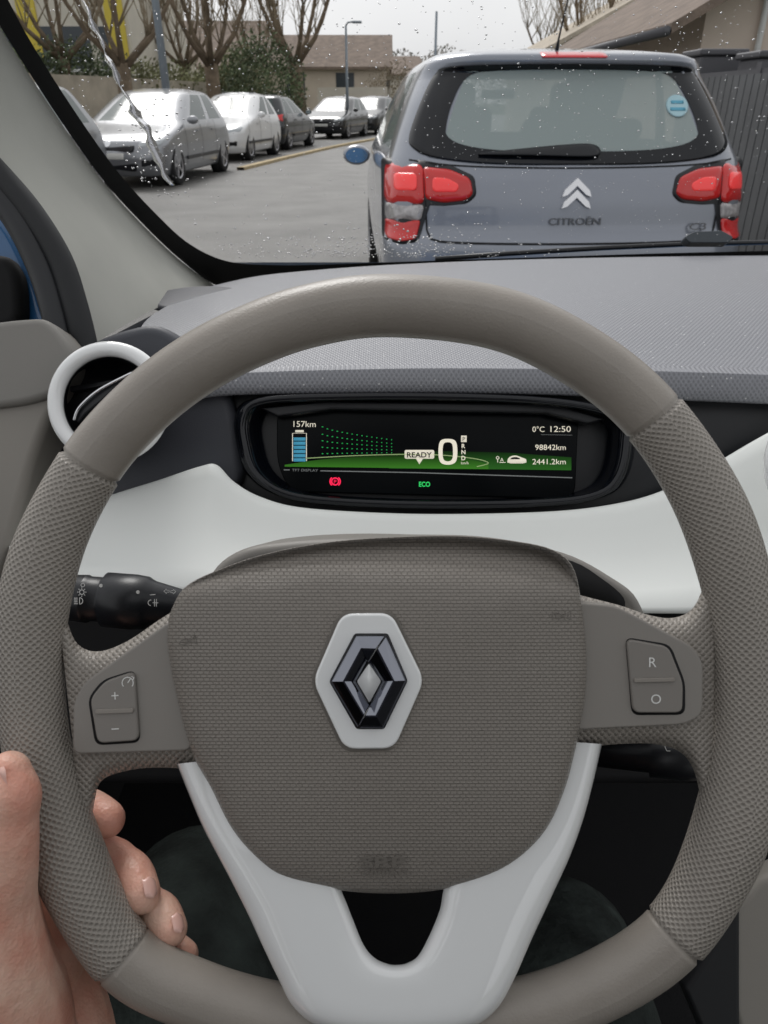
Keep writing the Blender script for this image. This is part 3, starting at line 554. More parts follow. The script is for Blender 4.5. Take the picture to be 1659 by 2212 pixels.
# --- car generator ---
M_cglass=mat('dark_car_glass',(.07,.095,.09),.10,spec=.35); M_tyre=mat('tyre_rubber',(.015,.015,.016),.85); M_alloy=mat('alloy_rim',(.45,.45,.47),.35,metal=.7)
M_lamp=mat('headlight_glass',(.45,.48,.5),.08,coat=.8); M_redl=mat('red_lens',(.65,.015,.015),.12,coat=.8); M_plate=mat('number_plate_white',(.65,.65,.62),.5)
M_badge=mat('dull_badge',(.13,.135,.145),.5)
class Shell:
    def __init__(s,z,w,yr,yf,R=.22,bow=.05,L=None):
        s.z,s.w_,s.yr_,s.yf_,s.R,s.bow=z,w,yr,yf,R,bow
    def at(s,a,z):
        zz=np.linspace(z-.02,z+.02,5); return float(np.mean(np.interp(zz,s.z,a)))
    def g(s,t,w,R): 
        s0=1-R/w; q=max(0,(t-s0)/(1-s0)); return s.bow*t*t+R*(1-math.sqrt(max(0,1-q*q)))
    def rear(s,x,z): w=s.at(s.w_,z); return s.at(s.yr_,z)+s.g(min(.999,abs(x)/w),w,s.R)
    def front(s,x,z): w=s.at(s.w_,z); return s.at(s.yf_,z)-s.g(min(.999,abs(x)/w),w,s.R*1.3)-.1*min(1,abs(x)/w)**2
    def ring(s,z):
        w=s.at(s.w_,z); h=[]
        R=s.R; s0=1-R/w
        sp=[0,.15,.3,.45,.6,s0*.98 if s0<.78 else .74]
        ts=[min(q,s0) for q in sp]+[s0+(1-s0)*math.sin(a) for a in np.radians([15,30,45,60,75,90])]
        yr=s.at(s.yr_,z); yf=s.at(s.yf_,z)
        rear=[(w*t,yr+s.g(t,w,R)) for t in ts]; Rf=R*1.3; s1=1-Rf/w
        tf=[min(q,s1) for q in sp]+[s1+(1-s1)*math.sin(a) for a in np.radians([15,30,45,60,75,90])]
        fr=[(w*t,yf-s.g(t,w,Rf)-.1*t*t) for t in tf]
        y0=rear[-1][1]; y1=fr[-1][1]; sd=[(w*(1+.012*math.sin(math.pi*u)),y0+(y1-y0)*u) for u in [k/12 for k in range(1,12)]]
        half=rear+sd+fr[::-1]
        return [(x,y,z) for x,y in half]+[(-x,y,z) for x,y in half[::-1]][1:-1]
    def build(s,root,paint,glass,zb,zt,nlev=44,ncols=5,side=(12,22)):
        zs=sorted(set(np.round(np.linspace(s.z[0],s.z[-1],nlev),3))|{zb,zt}); rows=[s.ring(z) for z in zs]; C=len(rows[0]); v,f=grid(rows,close_u=True)
        body=[];win=[]
        for idx,q in enumerate(f):
            i,j=divmod(idx,C); jj=j if j<34 else C-1-j
            isw=zs[i]>=zb-1e-4 and zs[i+1]<=zt+1e-4 and (jj<ncols or (side[0]<=jj<side[1] and jj!=16) or jj>=34-ncols)
            (win if isw else body).append(q)
        body.append(tuple(range((len(zs)-1)*C,len(zs)*C)))
        body.append(tuple(range(C))[::-1])
        def sub(fs):
            ids=sorted({i for q in fs for i in q}); mp={a:b for b,a in enumerate(ids)}; return [v[i] for i in ids],[tuple(mp[i] for i in q) for q in fs]
        a,b=sub(body); mk('body',a,b,paint,root,local=True); a,b=sub(win); mk('window',a,b,glass,root,local=True)
    def patch(s,name,pts,m,par,which='rear',off=.004,bulge=0,n=7,inner=None,smooth=True):
        pts=[np.array(p,float) for p in pts]; c=np.mean(pts,0); rows=[]
        fn=s.rear if which=='rear' else s.front; sg=-1 if which=='rear' else 1
        def pt(p,o):
            p=np.array(p); return (p[0],fn(p[0],p[1])+sg*o,p[1])
        rows.append([pt(p,-.01) for p in pts])
        for k in range(n+1):
            t=k/n
            if inner is not None: r=[pt(p*(1-t)+np.array(q)*t,off) for p,q in zip(pts,inner)]
            else: r=[pt(c+(p-c)*(1-t*.995),off+bulge*(1-(1-t)**2)**.5) for p in pts]
            rows.append(r)
        v,f=grid(rows,close_u=True)
        return mk(name,v,f,m,par,local=True,smooth=smooth)
def wheelobj(root,x,y,r,sg):
    prof=[(-.09,r*.6),(-.10,r*.9),(-.08,r),(.08,r),(.10,r*.93),(.095,r*.68)]
    n=28; rows=[[(x+sg*a,y+b*math.cos(2*math.pi*k/n),r+b*math.sin(2*math.pi*k/n)) for k in range(n)] for a,b in prof]
    v,f=grid(rows,close_u=True); t=mk('wheel',v,f,M_tyre,root,local=True)
    rows=[[(x+sg*a,y+b*math.cos(2*math.pi*k/n),r+b*math.sin(2*math.pi*k/n)) for k in range(n)] for a,b in((.09,r*.7),(.097,r*.66),(.085,r*.6))]
    p1=grid(rows,close_u=True); parts=[p1]
    for k in range(5):
        a=2*math.pi*k/5; w=.12
        q=[(x+sg*.088,y+rr*math.cos(a+da),r+rr*math.sin(a+da)) for rr,da in((r*.1,-.9),(r*.64,-w),(r*.64,w),(r*.1,.9))]; q=q+[(u[0]-sg*.02,u[1],u[2]) for u in q]
        parts.append((q,[(0,1,2,3),(4,7,6,5),(0,4,5,1),(1,5,6,2),(2,6,7,3)]))
    v,f=merge(parts); c=Vector(t.location); rr_=mk('wheel_rim',v,f,M_alloy,None,smooth=False); rr_.parent=t; rr_.location=Vector(rr_.location)-c
    rows=[[(x+sg*a,y+b*math.cos(2*math.pi*k/n),r+b*math.sin(2*math.pi*k/n)) for k in range(n)] for a,b in((-.12,r*1.12),(.02,r*1.12),(.02,r*.3))]
    v,f=grid(rows,close_u=True); mk('wheel_arch',v,f,M_mattblack,root,local=True)
M_mirror=mat('mirror_glass',(.4,.46,.48),.08,metal=.9)
def common(root,sh,L,W,r,paint,mz=.98,my=None):
    for y in (.68,L-.78):
        for sg in (-1,1): wheelobj(root,sg*(W/2-.10),y,r,sg)
    my=my or L-1.45
    for sg in (-1,1):
        rows=[]
        for u in np.linspace(0,math.pi,9):
            rr=max(.005,math.sin(u)**.6); rows.append([(sg*(W/2+.10)+.10*rr*math.cos(a)*1.0,my+.06*-math.cos(u),mz+.068*rr*math.sin(a)) for a in np.linspace(0,2*math.pi,14)[:-1]])
        v,f=grid(rows,close_u=True); mk('wing_mirror',v,f,paint,root,local=True)
        rows=[[(sg*(W/2+.10)+.08*k*math.cos(a),my-.062,mz+.050*k*math.sin(a)) for a in np.linspace(0,2*math.pi,20)[:-1]] for k in (1,.5,.02)]
        v,f=grid(rows,close_u=True); mk('mirror_glass',v,f,M_mirror,root,local=True)
# ---- Grey hatchback ahead ----
M_grey=mat('grey_blue_metallic_paint',(.25,.268,.31),.28,metal=.35,coat=.8,bump=(2.5,.05,.05))
c3=empty('car',(.872,3.55,0),math.radians(2.4),label="grey hatchback stopped in the street, seen from behind",category="car")
sh=Shell([.22,.30,.45,.60,.68,.72,.85,.95,1.01,1.05,1.15,1.25,1.36,1.385,1.40,1.43,1.455,1.48,1.49],
 [.80,.83,.86,.87,.87,.865,.86,.85,.835,.82,.785,.745,.69,.675,.665,.63,.585,.49,.34],
 [.05,.01,0,.0,.01,.06,.075,.10,.135,.165,.235,.305,.385,.40,.34,.33,.40,.72,1.1],
 [3.80,3.88,3.92,3.92,3.88,3.85,3.62,3.25,2.95,2.85,2.66,2.45,2.2,2.12,2.08,1.98,1.86,1.65,1.35],R=.20,bow=.045)
M_rg=mat('tinted_car_glass',(.48,.56,.55),.04,alpha=.6)
sh.build(c3,M_grey,M_rg,1.05,1.38,nlev=60,ncols=5)
def sym(h): return h+[(-x,z) for x,z in h[::-1]][1:-1]
fo=cr([(0,1.003),(.25,1.003),(.48,1.012),(.66,1.035),(.735,1.07),(.745,1.11),(.71,1.20),(.66,1.30),(.615,1.365),(.56,1.392),(.3,1.40),(0,1.402)],4)
fi=cr([(0,1.055),(.22,1.056),(.40,1.065),(.52,1.085),(.575,1.115),(.58,1.15),(.56,1.22),(.52,1.30),(.48,1.345),(.42,1.368),(.22,1.378),(0,1.38)],4)
rg=sh.patch('rear_window',sym(fo),M_gloss,c3,off=.004,inner=sym(fi),n=5)
M_bright=mat('lens_highlight_glow',(.9,.05,.05),.2,coat=.6,emit=.25)  # faint glow that paints highlights onto the lamp lenses
M_lensgrey=mat('clear_lens_grey',(.42,.40,.40),.12,coat=.8,var=(30,.4))
def lamp(sg):
    o1=sh.patch('tail_light',[(sg*x,z) for x,z in rnd([(.855,1.0),(.69,1.005),(.685,.845),(.862,.835)],.03)][::sg],M_redl,c3,off=.006,bulge=.012)
    def subp(nm,pts,m,off,b): 
        q=sh.patch(nm,[(sg*x,z) for x,z in rnd(pts,.02)],m,None,off=off,bulge=b); q.parent=o1; q.location=Vector(q.location)-Vector(o1.location)
    subp('indicator_lens',[(.69,.995),(.57,.985),(.48,.950),(.465,.885),(.50,.860),(.60,.850),(.68,.865)],M_redl,.006,.012)
    subp('reversing_lens',[(.858,.838),(.685,.842),(.70,.775),(.86,.765)],M_lensgrey,.006,.008)
    subp('fog_lens',[(.86,.768),(.70,.778),(.72,.70),(.79,.685),(.86,.69)],M_redl,.006,.008)
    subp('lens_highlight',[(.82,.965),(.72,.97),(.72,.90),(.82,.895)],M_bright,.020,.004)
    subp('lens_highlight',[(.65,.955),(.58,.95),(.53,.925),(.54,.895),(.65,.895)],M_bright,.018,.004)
    subp('lens_bezel',[(.872,1.02),(.69,1.020),(.56,1.0),(.46,.958),(.448,.88),(.49,.846),(.60,.836),(.675,.84),(.69,.76),(.71,.69),(.79,.672),(.872,.68)],M_dark,.002,0)
lamp(1);lamp(-1)
def line_patch(nm,pts,w,m,off=.002):
    q=resamp(cr(pts,6),40); L=[];R=[]
    for i in range(40):
        t=q[min(i+1,39)]-q[max(i-1,0)]; t/=np.linalg.norm(t); n=np.array([-t[1],t[0]])*w/2
        for A,p in ((L,q[i]+n),(R,q[i]-n)): A.append((p[0],sh.rear(p[0],p[1])-off,p[1]))
    v,f=grid([L,R]); mk(nm,v,f,m,c3,local=True)
line_patch('tailgate_seam',[(-.68,.86),(-.672,.75),(-.655,.70),(-.5,.685),(0,.68),(.5,.685),(.655,.70),(.672,.75),(.68,.86)],.008,M_mattblack)
line_patch('window_seam',[(-.75,1.02),(-.5,.998),(0,.99),(.5,.998),(.75,1.02)],.006,M_mattblack)
sh.patch('brake_light',rnd([(-.15,1.425),(.15,1.425),(.145,1.452),(-.145,1.452)],.008),mat('third_red_lens',(.55,.02,.03),.2,coat=.5,emit=.1),c3,off=.006)
sh.patch('wiper',cr([(-.44,1.045),(-.30,1.062),(0,1.085),(.09,1.08),(.11,1.05),(.06,1.035),(-.2,1.04)],4,True),M_dark,c3,off=.022,bulge=.01)
M_chev=mat('satin_chrome',(.8,.8,.82),.25,metal=.6)
for dz in (-.008,.040):
    ch=[(-.07,.835+dz),(-.06,.862+dz),(0,.912+dz),(.06,.862+dz),(.07,.835+dz),(.045,.843+dz),(0,.880+dz),(-.045,.843+dz)]
    ch=[(x*.95+.003,z) for x,z in ch]
    f1=[(x,sh.rear(x,z)-.018,z) for x,z in ch]; b1=[(x,sh.rear(x,z)+.0,z) for x,z in ch]
    fs=[(0,1,7),(1,6,7),(1,2,6),(2,5,6),(2,3,5),(3,4,5)]+[(i,i+8,(i+1)%8+8,(i+1)%8) for i in range(8)]
    mk('emblem',f1+b1,fs,M_chev,c3,local=True,smooth=False)
def badge(s,x,z,w,h,off=.006):
    vs,fs=textv(s,h/.72,.002,.0002); x0=min(v.x for v in vs);x1=max(v.x for v in vs); sx=w/(x1-x0)
    out=[(x+(v.x-x0)*sx,sh.rear(x+(v.x-x0)*sx,z+v.y)-off-v.z,z+v.y) for v in vs]; mk('badge_lettering',out,fs,M_badge,c3,local=True,smooth=False)
badge('CITROËN',-.115,.757,.24,.030,.009); badge('C3',.545,.732,.08,.030,.020)
stk=[(.49+.052*math.cos(a),1.235+.045*math.sin(a)) for a in np.linspace(0,2*math.pi,25)[:-1]]
sk=sh.patch('sticker',stk,mat('pale_blue_sticker',(.42,.62,.68),.5),c3,off=.007)
for zz,ww in ((1.25,.030),(1.222,.036)):
    sh.patch('sticker_print',[(.49-ww,zz-.006),(.49+ww,zz-.006),(.49+ww,zz+.007),(.49-ww,zz+.007)],mat('blue_sticker_print',(.12,.40,.55),.5),c3,off=.009,n=2)
box('number_plate',(0,-.012,.52),(.52,.01,.11),M_plate,c3,local=True)
tube('antenna',[(-.02,.62,1.45),(-.02,.60,1.51),(-.02,.48,1.68)],[.012,.005,.003],M_dark,c3,local=True,n=8)
common(c3,sh,3.94,1.74,.30,M_grey,mz=.915,my=2.45)
M_seat=mat('grey_seat_fabric',(.03,.032,.035),.9)
def seat(x,y,z,w,h):
    v,f=boxv((x,y,z),(w,.12,h)); mk('seat',v,f,M_seat,c3,local=True,bevel=.05)
for x in (-.36,.36): seat(x,1.75,.95,.48,.55); seat(x,1.72,1.27,.25,.17)
for x in (-.4,0,.4): seat(x,.85,.82,.44,.5); seat(x,.82,1.12,.24,.11)
box('parcel_shelf',(0,.5,.99),(1.2,.5,.02),M_seat,c3,local=True)
tube('rear_view_mirror',[(-.11,2.25,1.30),(.11,2.25,1.30)],.03,M_dark,c3,local=True,n=10)
# ---- parked cars ----
def parked(x,y,rot,L,W,H,paint,lab,front=True,lampc=M_lamp):
    root=empty('car',(x,y,0),rot,label=lab,category="car",group="cars parked along the kerb"); k=H/1.47
    z=[q*k for q in [.18,.28,.45,.62,.70,.78,.86,.93,.99,1.15,1.30,1.38,1.42,1.45,1.47]]
    w=[q*W/1.76 for q in [.80,.84,.87,.88,.875,.87,.86,.84,.82,.75,.68,.63,.58,.48,.32]]
    yr=[.06,.02,0,.0,.03,.05,.07,.10,.14,.26,.37,.43,.52,.75,1.15]
    yf=[L-q for q in [.10,.03,0,.03,.10,.32,.70,1.02,1.18,1.52,1.84,2.02,2.15,2.35,2.6]]
    s=Shell(z,w,yr,yf,R=.20); s.build(root,paint,M_cglass,round(.97*k,3),round(1.37*k,3),nlev=40)
    common(root,s,L,W,.315,paint,mz=.98)
    for sg in (-1,1):
        s.patch('headlight',[(sg*a*W/1.76,b*k) for a,b in rnd([(.48,.60),(.80,.64),(.83,.73),(.74,.755),(.50,.68)],.02)],lampc,root,'front',off=.006,bulge=.01)
        s.patch('tail_light',[(sg*a*W/1.76,b*k) for a,b in rnd([(.56,.98),(.82,.96),(.84,.78),(.60,.80)],.02)],M_redl,root,'rear',off=.006,bulge=.01)
        s.patch('fog_light',[(sg*a*W/1.76,b*k) for a,b in rnd([(.50,.33),(.72,.34),(.74,.44),(.52,.43)],.02)],M_dark,root,'front',off=.006)
    s.patch('grille',[(a,b*k) for a,b in rnd([(-.42,.54),(.42,.54),(.45,.64),(-.45,.64)],.03)],M_dark,root,'front',off=.006)
    s.patch('air_intake',[(a,b*k) for a,b in rnd([(-.42,.26),(.42,.26),(.46,.38),(-.46,.38)],.03)],M_dark,root,'front',off=.006)
    s.patch('number_plate',[(-.26,.44*k),(.26,.44*k),(.26,.53*k),(-.26,.53*k)],M_plate,root,'front',off=.012)
    s.patch('emblem',[(a,b*k) for a,b in circ(0,.665,.05,n=10)[:-1]],M_chrome,root,'front',off=.01)
    s.patch('number_plate',[(-.26,.62*k),(.26,.62*k),(.26,.72*k),(-.26,.72*k)],M_plate,root,'rear',off=.012)
    for sg in (-1,1):
        ws=[s.at(s.w_,zz)*1.012+.004 for zz in np.linspace(.30*k,.96*k,8)]; zs=np.linspace(.30*k,.96*k,8)
        for yy in (1.15,2.05,2.95):
            v,f=grid([[(sg*a,yy-.006,b) for a,b in zip(ws,zs)],[(sg*a,yy+.006,b) for a,b in zip(ws,zs)]]); mk('door_seam',v,f,M_mattblack,root,local=True)
        box('door_handle',(sg*(W/2+.012),1.35,.80*k),(.02,.16,.025),paint,root,local=True); box('door_handle',(sg*(W/2+.012),2.25,.80*k),(.02,.16,.025),paint,root,local=True)
        box('side_moulding',(sg*(W/2+.008),2.05,.40*k),(.02,1.9,.05),M_dark,root,local=True)
    return root
M_silver=mat('silver_metallic_paint',(.30,.31,.33),.28,metal=.5,coat=.7); M_wpaint=mat('white_car_paint',(.78,.79,.80),.25,coat=.6); M_dgrey=mat('anthracite_paint',(.03,.033,.037),.25,metal=.3,coat=.7); M_black=mat('black_car_paint',(.010,.011,.014),.15,coat=.8)
def facing(xr,yfront,ang,L,W,H,paint,lab):
    a=math.radians(180-ang)
    R=Matrix.Rotation(a,3,'Z'); off=R@Vector((-W/2,L,0)); return parked(xr-off.x,yfront-off.y,a,L,W,H,paint,lab)
facing(-4.35,8.6,2,4.1,1.8,1.5,mat('grey_metallic_paint',(.20,.21,.225),.3,metal=.5,coat=.6),"wet grey hatchback parked ahead of a silver car")
facing(-3.55,13.1,5,4.25,1.8,1.47,M_silver,"silver hatchback parked nose out along the kerb")
facing(-3.35,19.3,9,3.65,1.68,1.47,M_wpaint,"small white hatchback parked behind a silver car")
parked(-3.75,24.0,math.radians(-10),3.95,1.75,1.45,M_dgrey,"anthracite hatchback parked showing its red rear lamps")
facing(-1.55,31.5,14,4.0,1.75,1.46,M_black,"black hatchback parked further along the kerb")
facing(-.35,35.5,16,4.0,1.75,1.5,M_dgrey,"dark grey hatchback parked last in the row")
# ---- trees ----
M_bark=mat('brown_bark',(.17,.13,.09),.95,bump=(15,.6,.05),var=(5,.3)); M_twig=mat('winter_twigs',(.30,.245,.17),.9)
def tree(x,y,h,seed,th=.28,lab="",z0=0,tw=1.0):
    r=random.Random(seed); tp=[];tw_=[]
    root=empty('tree',(x,y,z0),label=lab,category="tree",group="bare winter trees along the street")
    hh=h*.30; path=[Vector((0,0,-.1)),Vector((.03,0,hh*.3)),Vector((-.05,.05,hh*.7)),Vector((r.uniform(-.1,.1),0,hh))]
    tp.append(tubev(path,[th*1.25,th,th*.9,th*.85],9)); top=path[-1]
    nl=6
    for k in range(nl):
        a=2*math.pi*k/nl+r.uniform(-.3,.3); out=r.uniform(.5,1.25)*h*.17; up_=r.uniform(.7,1.25)*h*.22
        p=[top-Vector((0,0,.15)),top+Vector((math.cos(a)*out*.55,math.sin(a)*out*.55,up_*.35)),top+Vector((math.cos(a)*out*.85,math.sin(a)*out*.85,up_*.75)),top+Vector((math.cos(a)*out,math.sin(a)*out,up_))]
        tp.append(tubev(p,[th*.45,th*.30,th*.24,th*.27],7))
        for br in (1,2,3):
            b=p[br]; 
            for s in range(int((13 if br==3 else 7)*tw)):
                aa=r.uniform(0,2*math.pi); sp=r.uniform(.1,.6); L=r.uniform(.35,1)*h*.36
                q=[b]; 
                for m_ in (.35,.7,1): q.append(b+Vector((math.cos(aa)*sp*L*m_**.7,math.sin(aa)*sp*L*m_**.7,L*m_))+Vector((r.uniform(-.04,.04),r.uniform(-.04,.04),0)))
                tw_.append(tubev(q,[.024,.016,.010,.004],3))
                for m2 in range(3):
                    t0=r.randint(1,2); c=q[t0].lerp(q[t0+1],r.random()); e=c+Vector((r.uniform(-.3,.3),r.uniform(-.3,.3),r.uniform(.25,.6)))*(h/8); tw_.append(tubev([c,c.lerp(e,.5)+Vector((r.uniform(-.04,.04),0,0)),e],[.010,.007,.003],3))
    v,f=merge(tp); mk('trunk',v,f,M_bark,root,local=True); v,f=merge(tw_); mk('crown',v,f,M_twig,root,local=True)
def gx(px,Y,py=200): return PY(px,py,Y).x
tree(gx(275,21),21,7.0,11,.20,lab="bare pollarded tree with upright shoots behind the wall",tw=.6)
tree(gx(150,25),25,8.0,12,.20,lab="bare pollarded tree beside the cream building",tw=.5)
tree(gx(465,26),26,7.6,13,.24,lab="bare pollarded tree with thick knobbly trunk",tw=.6)
tree(gx(645,32),32,8.4,14,.28,lab="tall bare pollarded tree above the parked cars",tw=.65)
tree(gx(400,40),40,9,15,.24,lab="bare tree in front of the brown roofed house",tw=.45)
tree(gx(560,44),44,9,16,.24,lab="bare tree in front of the brown roofed house",tw=.45)
tree(gx(1190,46),46,9,17,.20,lab="bare tree beside the pale house",tw=.6)
tree(gx(1260,34),34,9,18,.20,lab="bare tree beyond the pale house",tw=.6)
def bush(name,pts_fn,n,size,m,lab,cat,kind=None):
    vs=[];fs=[]
    for i in range(n):
        c=Vector(pts_fn()); u=Vector((random.gauss(0,1),random.gauss(0,1),random.gauss(0,1))).normalized(); w=u.orthogonal().normalized()*size*random.uniform(.5,1.2); t=u.cross(w).normalized()*size*random.uniform(.5,1.2); k=len(vs)
        vs+=[c-w,c+t*.6,c+w,c-t*.6]; fs.append((k,k+1,k+2,k+3))
    kw=dict(label=lab,category=cat)
    if kind: kw['kind']=kind
    return mk(name,vs,fs,m,smooth=False,**kw)
M_leaf=mat('evergreen_leaves',(.10,.13,.065),.7,var=(1.2,.6)); M_leafb=mat('olive_leaves',(.17,.175,.09),.8,var=(1.5,.5))
def hedgef(x0,y0,x1,y1,z0,z1,th):
    def fn():
        t=random.random(); w=.25*math.sin(t*31)+.15*math.sin(t*77); return (x0+(x1-x0)*t+random.uniform(-th,th),y0+(y1-y0)*t+random.uniform(-th,th),z0+(z1-z0+w)*random.random()**.7)
    return fn
M_wallr=mat('retaining_wall_render',(.46,.41,.33),.9,bump=(20,.3,.02),var=(2,.2))
strip('boundary_wall',[(-13.5,14),(-10.2,19),(-8.0,26),(-6.6,33)],.3,1.9,M_wallr,"low beige rendered boundary wall behind parked cars",kind="thing")
bush('hedge',hedgef(-14.2,15,-8.4,27,1.5,2.6,.5),9000,.07,M_leaf,"clipped evergreen hedge above the beige wall","hedge")
bush('hedge',hedgef(-8.2,27,-6.0,38,1.0,2.2,.6),6000,.08,M_leafb,"olive green hedge beyond the wall","hedge")
def blob(cx,cy,cz,r):
    def fn():
        v=Vector((random.gauss(0,1),random.gauss(0,1),random.gauss(0,1))).normalized()*r*random.uniform(.5,1)**.5*(1+.25*math.sin(random.random()*9)); return (cx+v.x,cy+v.y,cz+v.z*1.2)
    return fn
bush('shrub',blob(gx(570,30),30,1.6,1.3),5000,.07,M_leaf,"dark evergreen shrub between parked cars and trees","shrub")
bush('shrub',blob(gx(520,34),34,1.6,1.2),4000,.08,M_leafb,"olive shrub beneath the bare trees","shrub")
bush('shrub',blob(gx(855,44),44,.9,1.6),5000,.06,mat('brown_scrub',(.22,.185,.13),.9,var=(1,.4)),"brown winter shrub at the bend of the street","shrub")
def hillf():
    x=random.uniform(-60,70); top=5.2+1.6*math.sin(x*.07+1)+.9*math.sin(x*.23)+.6*math.sin(x*.9); return (x,random.uniform(115,135),random.random()**.8*top)
bush('woodland',hillf,22000,.30,mat('hazy_winter_wood',(.36,.34,.32),.95,var=(.2,.2)),"distant winter woodland on the rise","woodland","stuff")  # distance haze is put into the pale wood colour
# ---- buildings ----
M_cream=mat('cream_render',(.64,.60,.52),.9,var=(1,.08)); M_yel=mat('yellow_panel',(.66,.52,.08),.7); M_win=mat('window_glass',(.05,.06,.07),.1); M_wf=mat('white_frame',(.7,.7,.7),.5)
M_roof=mat('brown_tiles',(.20,.155,.125),.85,bump=(12,.5,.04),var=(3,.25)); M_beige=mat('beige_render',(.56,.49,.41),.9,var=(1,.08)); M_peach=mat('peach_render',(.66,.56,.49),.9,var=(1,.07)); M_gr=mat('grey_metal',(.09,.09,.1),.5)
x0,x1=gx(-160,36),gx(300,36); root=empty('building',((x0+x1)/2,41,0),label="cream apartment building with yellow panels",category="building")
box('wall',((x0+x1)/2,41,7),(x1-x0,10,14),M_cream,root)
for i in range(6):
    xx=x0+(x1-x0)*(i+.5)/6
    for k in range(3):
        w=box('window',(xx,35.98,3.2+k*3.2),(1.1,.08,1.5),M_win,root); box('window_frame',(xx,35.93,3.2+k*3.2-.8),(1.3,.1,.1),M_wf,w)
for xx in (gx(92,36),gx(272,36)): box('yellow_panel',(xx,35.96,6.2),(.75,.1,7),M_yel,root)
def house(name,cx,cy,w,dpt,h,rh,rz,wm,rm_,lab,over=.4,wins=(),gutter=False):
    root=empty(name,(cx,cy,0),rz,label=lab,category="house"); A,B=w/2,dpt/2; k=rh/(B+over); e=h+ (over*k)-.12
    V=[(-A,-B,0),(-A,B,0),(-A,B,e),(-A,0,h+rh-.14),(-A,-B,e)]; V=V+[(-x,y,z) for x,y,z in V]
    mk('wall',V,[(0,4,3,2,1),(5,6,7,8,9),(0,5,9,4),(1,2,7,6)],wm,root,local=True,smooth=False)
    a,b=A+over,B+over; V=[(-a,-b,h),(a,-b,h),(a,b,h),(-a,b,h),(-a,0,h+rh),(a,0,h+rh)]; V2=[(x,y,z-.14) for x,y,z in V]
    fs=[(0,1,5,4),(2,3,4,5),(6,10,11,7),(8,11,10,9),(0,6,7,1),(2,8,9,3),(0,4,10,6),(3,9,10,4),(1,7,11,5),(2,5,11,8)]
    mk('roof',V+V2,fs,rm_,root,local=True,smooth=False)
    for (fx,z,ww,wh,face) in wins:
        if face=='f': w_=box('window',(fx,-B-.01,z),(ww,.06,wh),M_win,root,local=True); box('sill',(fx,-B-.05,z-wh/2-.05),(ww+.2,.14,.08),M_wf,root,local=True)
        else: w_=box('window',(-(A+.01),fx,z),(.06,ww,wh),M_win,root,local=True); box('sill',(-(A+.05),fx,z-wh/2-.05),(.14,ww+.2,.08),M_wf,root,local=True)
    if gutter:
        for sg in (-1,1): tube('gutter',[(-a,sg*(b+.05),h-.1),(a,sg*(b+.05),h-.1)],.07,M_gr,root,local=True,n=8)
    return root
house('house',gx(640,52),56,11,8,3.1,1.9,0,M_beige,M_roof,"beige house with brown pitched tile roof",wins=[(-3,2.2,1.1,1.2,'f'),(0,2.2,1.1,1.2,'f'),(3,2.2,1.1,1.2,'f')])
house('house',gx(780,70),72,9,8,3.2,1.4,.1,M_cream,M_roof,"pale house with brown tiled roof at the bend",wins=[(-1.5,2.2,1,1.2,'f'),(1.5,2.2,1,1.2,'f')])
house('house',gx(420,60),64,9,8,4,2.4,0,M_cream,M_roof,"cream house with brown roof behind the trees",wins=[(-2.5,2.6,1.1,1.3,'f'),(2,2.6,1.1,1.3,'f')])
strip('garden_wall',[(gx(690,44),44),(gx(840,42),42)],.3,1.9,M_cream,"white garden wall by the bend",kind="thing")
M_proof=mat('pale_weathered_tiles',(.50,.44,.36),.9,bump=(12,.5,.04),var=(3,.2))
house('house',11.0,35,10,10.5,2.7,2.9,math.radians(90),M_cream,M_proof,"cream house with pale sloping roof beyond the fence",over=.6,wins=[(1.5,1.9,1.2,1.1,'s')],gutter=True)
house('house',6.75,22.5,5,3.2,2.35,.7,math.radians(90),mat('white_render',(.72,.71,.68),.9),M_roof,"small white garage with low roof beside the street",over=.3,wins=[(.3,1.5,1.0,.8,'s')])
house('house',9.6,18,9,9.4,2.25,3.0,math.radians(90),M_peach,M_roof,"peach rendered house with dark roof verge beyond the fence",over=.75,wins=[(-1.5,1.9,1.1,1.1,'s')],gutter=True)
tube('drainpipe',[(5.75,13.42,0),(5.75,13.42,2.5),(5.75,13.42,3.2)],.05,M_wf,None,n=8,label="pale downpipe on the corner of the peach house",category="drainpipe")
# fence
fr=empty('fence',(3.0,6.5,0),label="dark grey slatted privacy fence along the street",category="fence")
boxes('fence_panel',[((3.0,(i*.135)+2.4,.74),(.03,.118,1.42)) for i in range(44)],mat('anthracite_slats',(.11,.114,.12),.6,var=(2,.15)),fr)
boxes('fence_rail',[((3.03,5.4,z),(.04,6.1,.05)) for z in (.3,1.2,1.46)],M_gr,fr)
for i in range(5): box('fence_post',(3.04,2.4+i*1.5,.76),(.08,.08,1.54),M_gr,fr)
for i,(xx,yy,s) in enumerate(((3.75,8.3,.5),(4.3,8.9,.6),(3.5,9.2,.45))):
    bn=box('storage_box',(xx,yy,.8),(s,.5,1.62+.06*i),M_gr,None,bevel=.03,label="grey storage box standing behind the fence",category="box"); box('lid',(xx,yy,1.64+.06*i*.5),(s+.06,.56,.06),M_pave if i==1 else M_gr,bn,bevel=.02)
M_pole=mat('galvanised_pole',(.26,.30,.34),.5,metal=.3)
def post(px,Y,h,arm,lab,r=.07):
    x=gx(px,Y); root=empty('street_lamp',(x,Y,0),label=lab,category="street lamp")
    tube('pole',[(0,0,0),(0,0,h*.5),(0,0,h)],[r*1.3,r,r*.7],M_pole,root,local=True)
    if arm: tube('arm',[(0,0,h),(.08,0,h+.10),(.28,0,h+.12)],.03,M_pole,root,local=True); box('lamp_head',(.42,0,h+.11),(.36,.2,.08),M_pole,root,local=True,bevel=.03)
post(360,18.5,8,True,"blue grey street lamp pole behind parked cars",.075); post(750,33,3.75,True,"slim street lamp with short arm at the bend",.055)
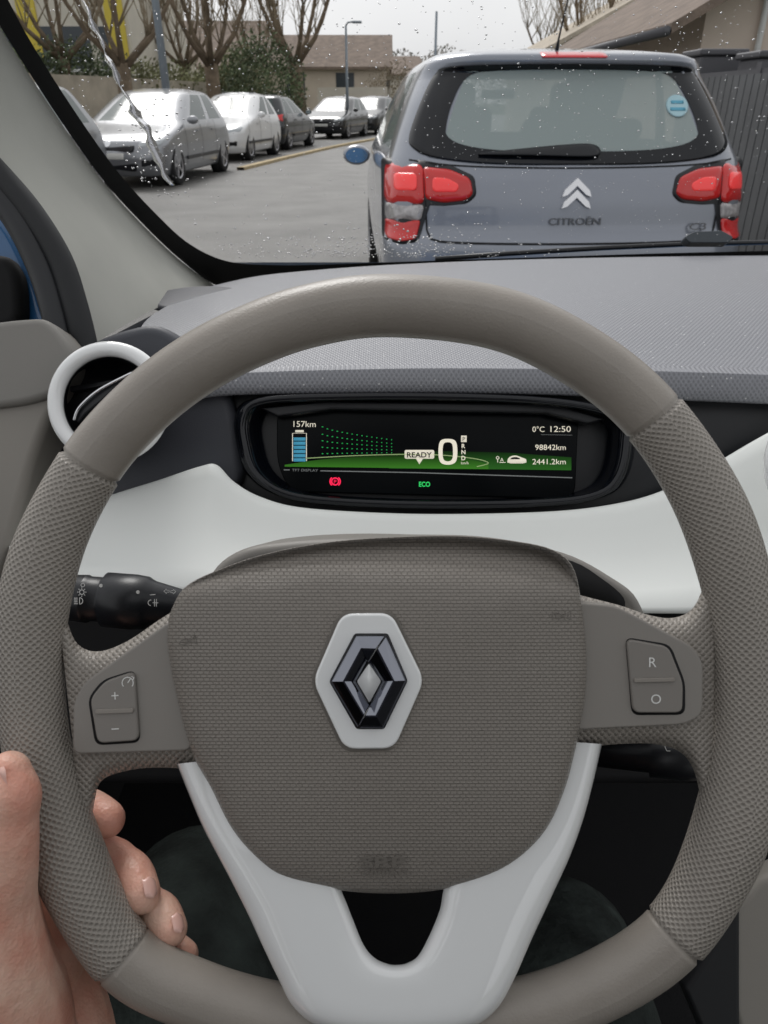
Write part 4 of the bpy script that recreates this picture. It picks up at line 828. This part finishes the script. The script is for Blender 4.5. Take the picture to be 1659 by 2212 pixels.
x=gx(938,60); tube('utility_pole',[(x,60,0),(x,60,6.6)],[.12,.08],M_pole,None,n=8,label="slender pale utility pole beyond the car",category="utility pole")
# ================= LIGHT / SKY =================
W=bpy.data.worlds.new('World'); S.world=W; W.use_nodes=True; nt=W.node_tree; bg=nt.nodes['Background']
sky=nt.nodes.new('ShaderNodeTexSky'); sky.sky_type='NISHITA'; sky.sun_disc=False; sky.sun_elevation=math.radians(45); sky.sun_rotation=math.radians(-16); sky.air_density=1; sky.dust_density=5
hs=nt.nodes.new('ShaderNodeHueSaturation'); hs.inputs['Saturation'].default_value=.12; nt.links.new(sky.outputs[0],hs.inputs['Color'])
tc=nt.nodes.new('ShaderNodeTexCoord'); nz=nt.nodes.new('ShaderNodeTexNoise'); nz.inputs['Scale'].default_value=2.2; nz.inputs['Detail'].default_value=5
nt.links.new(tc.outputs['Generated'],nz.inputs['Vector']); rp_=nt.nodes.new('ShaderNodeValToRGB'); rp_.color_ramp.elements[0].position=.3; rp_.color_ramp.elements[1].position=.7
rp_.color_ramp.elements[0].color=(5.4,5.5,5.65,1); rp_.color_ramp.elements[1].color=(7.2,7.25,7.3,1); nt.links.new(nz.outputs['Fac'],rp_.inputs['Fac'])
mx=nt.nodes.new('ShaderNodeMix'); mx.data_type='RGBA'; mx.inputs['Factor'].default_value=.75; nt.links.new(hs.outputs[0],mx.inputs['A']); nt.links.new(rp_.outputs['Color'],mx.inputs['B'])
nt.links.new(mx.outputs['Result'],bg.inputs['Color']); bg.inputs['Strength'].default_value=.135
sl_=bpy.data.lights.new('sun','SUN'); sl_.energy=1.3; sl_.angle=math.radians(22); sl_.color=(1,.98,.95); so=bpy.data.objects.new('sun',sl_); COL.objects.link(so)
so.rotation_euler=Vector((.2,-.7,-.75)).to_track_quat('-Z','Y').to_euler()
# ================= CAMERA =================
cd=bpy.data.cameras.new('camera'); cam=bpy.data.objects.new('camera',cd); COL.objects.link(cam); S.camera=cam
cd.sensor_fit='VERTICAL'; cd.sensor_height=36; cd.sensor_width=27; cd.lens=26; cd.clip_start=.02; cd.clip_end=1500
cam.location=EYE; cam.rotation_euler=(math.pi/2-PITCH,0,0)
cd.dof.use_dof=True; cd.dof.focus_distance=.48; cd.dof.aperture_fstop=22
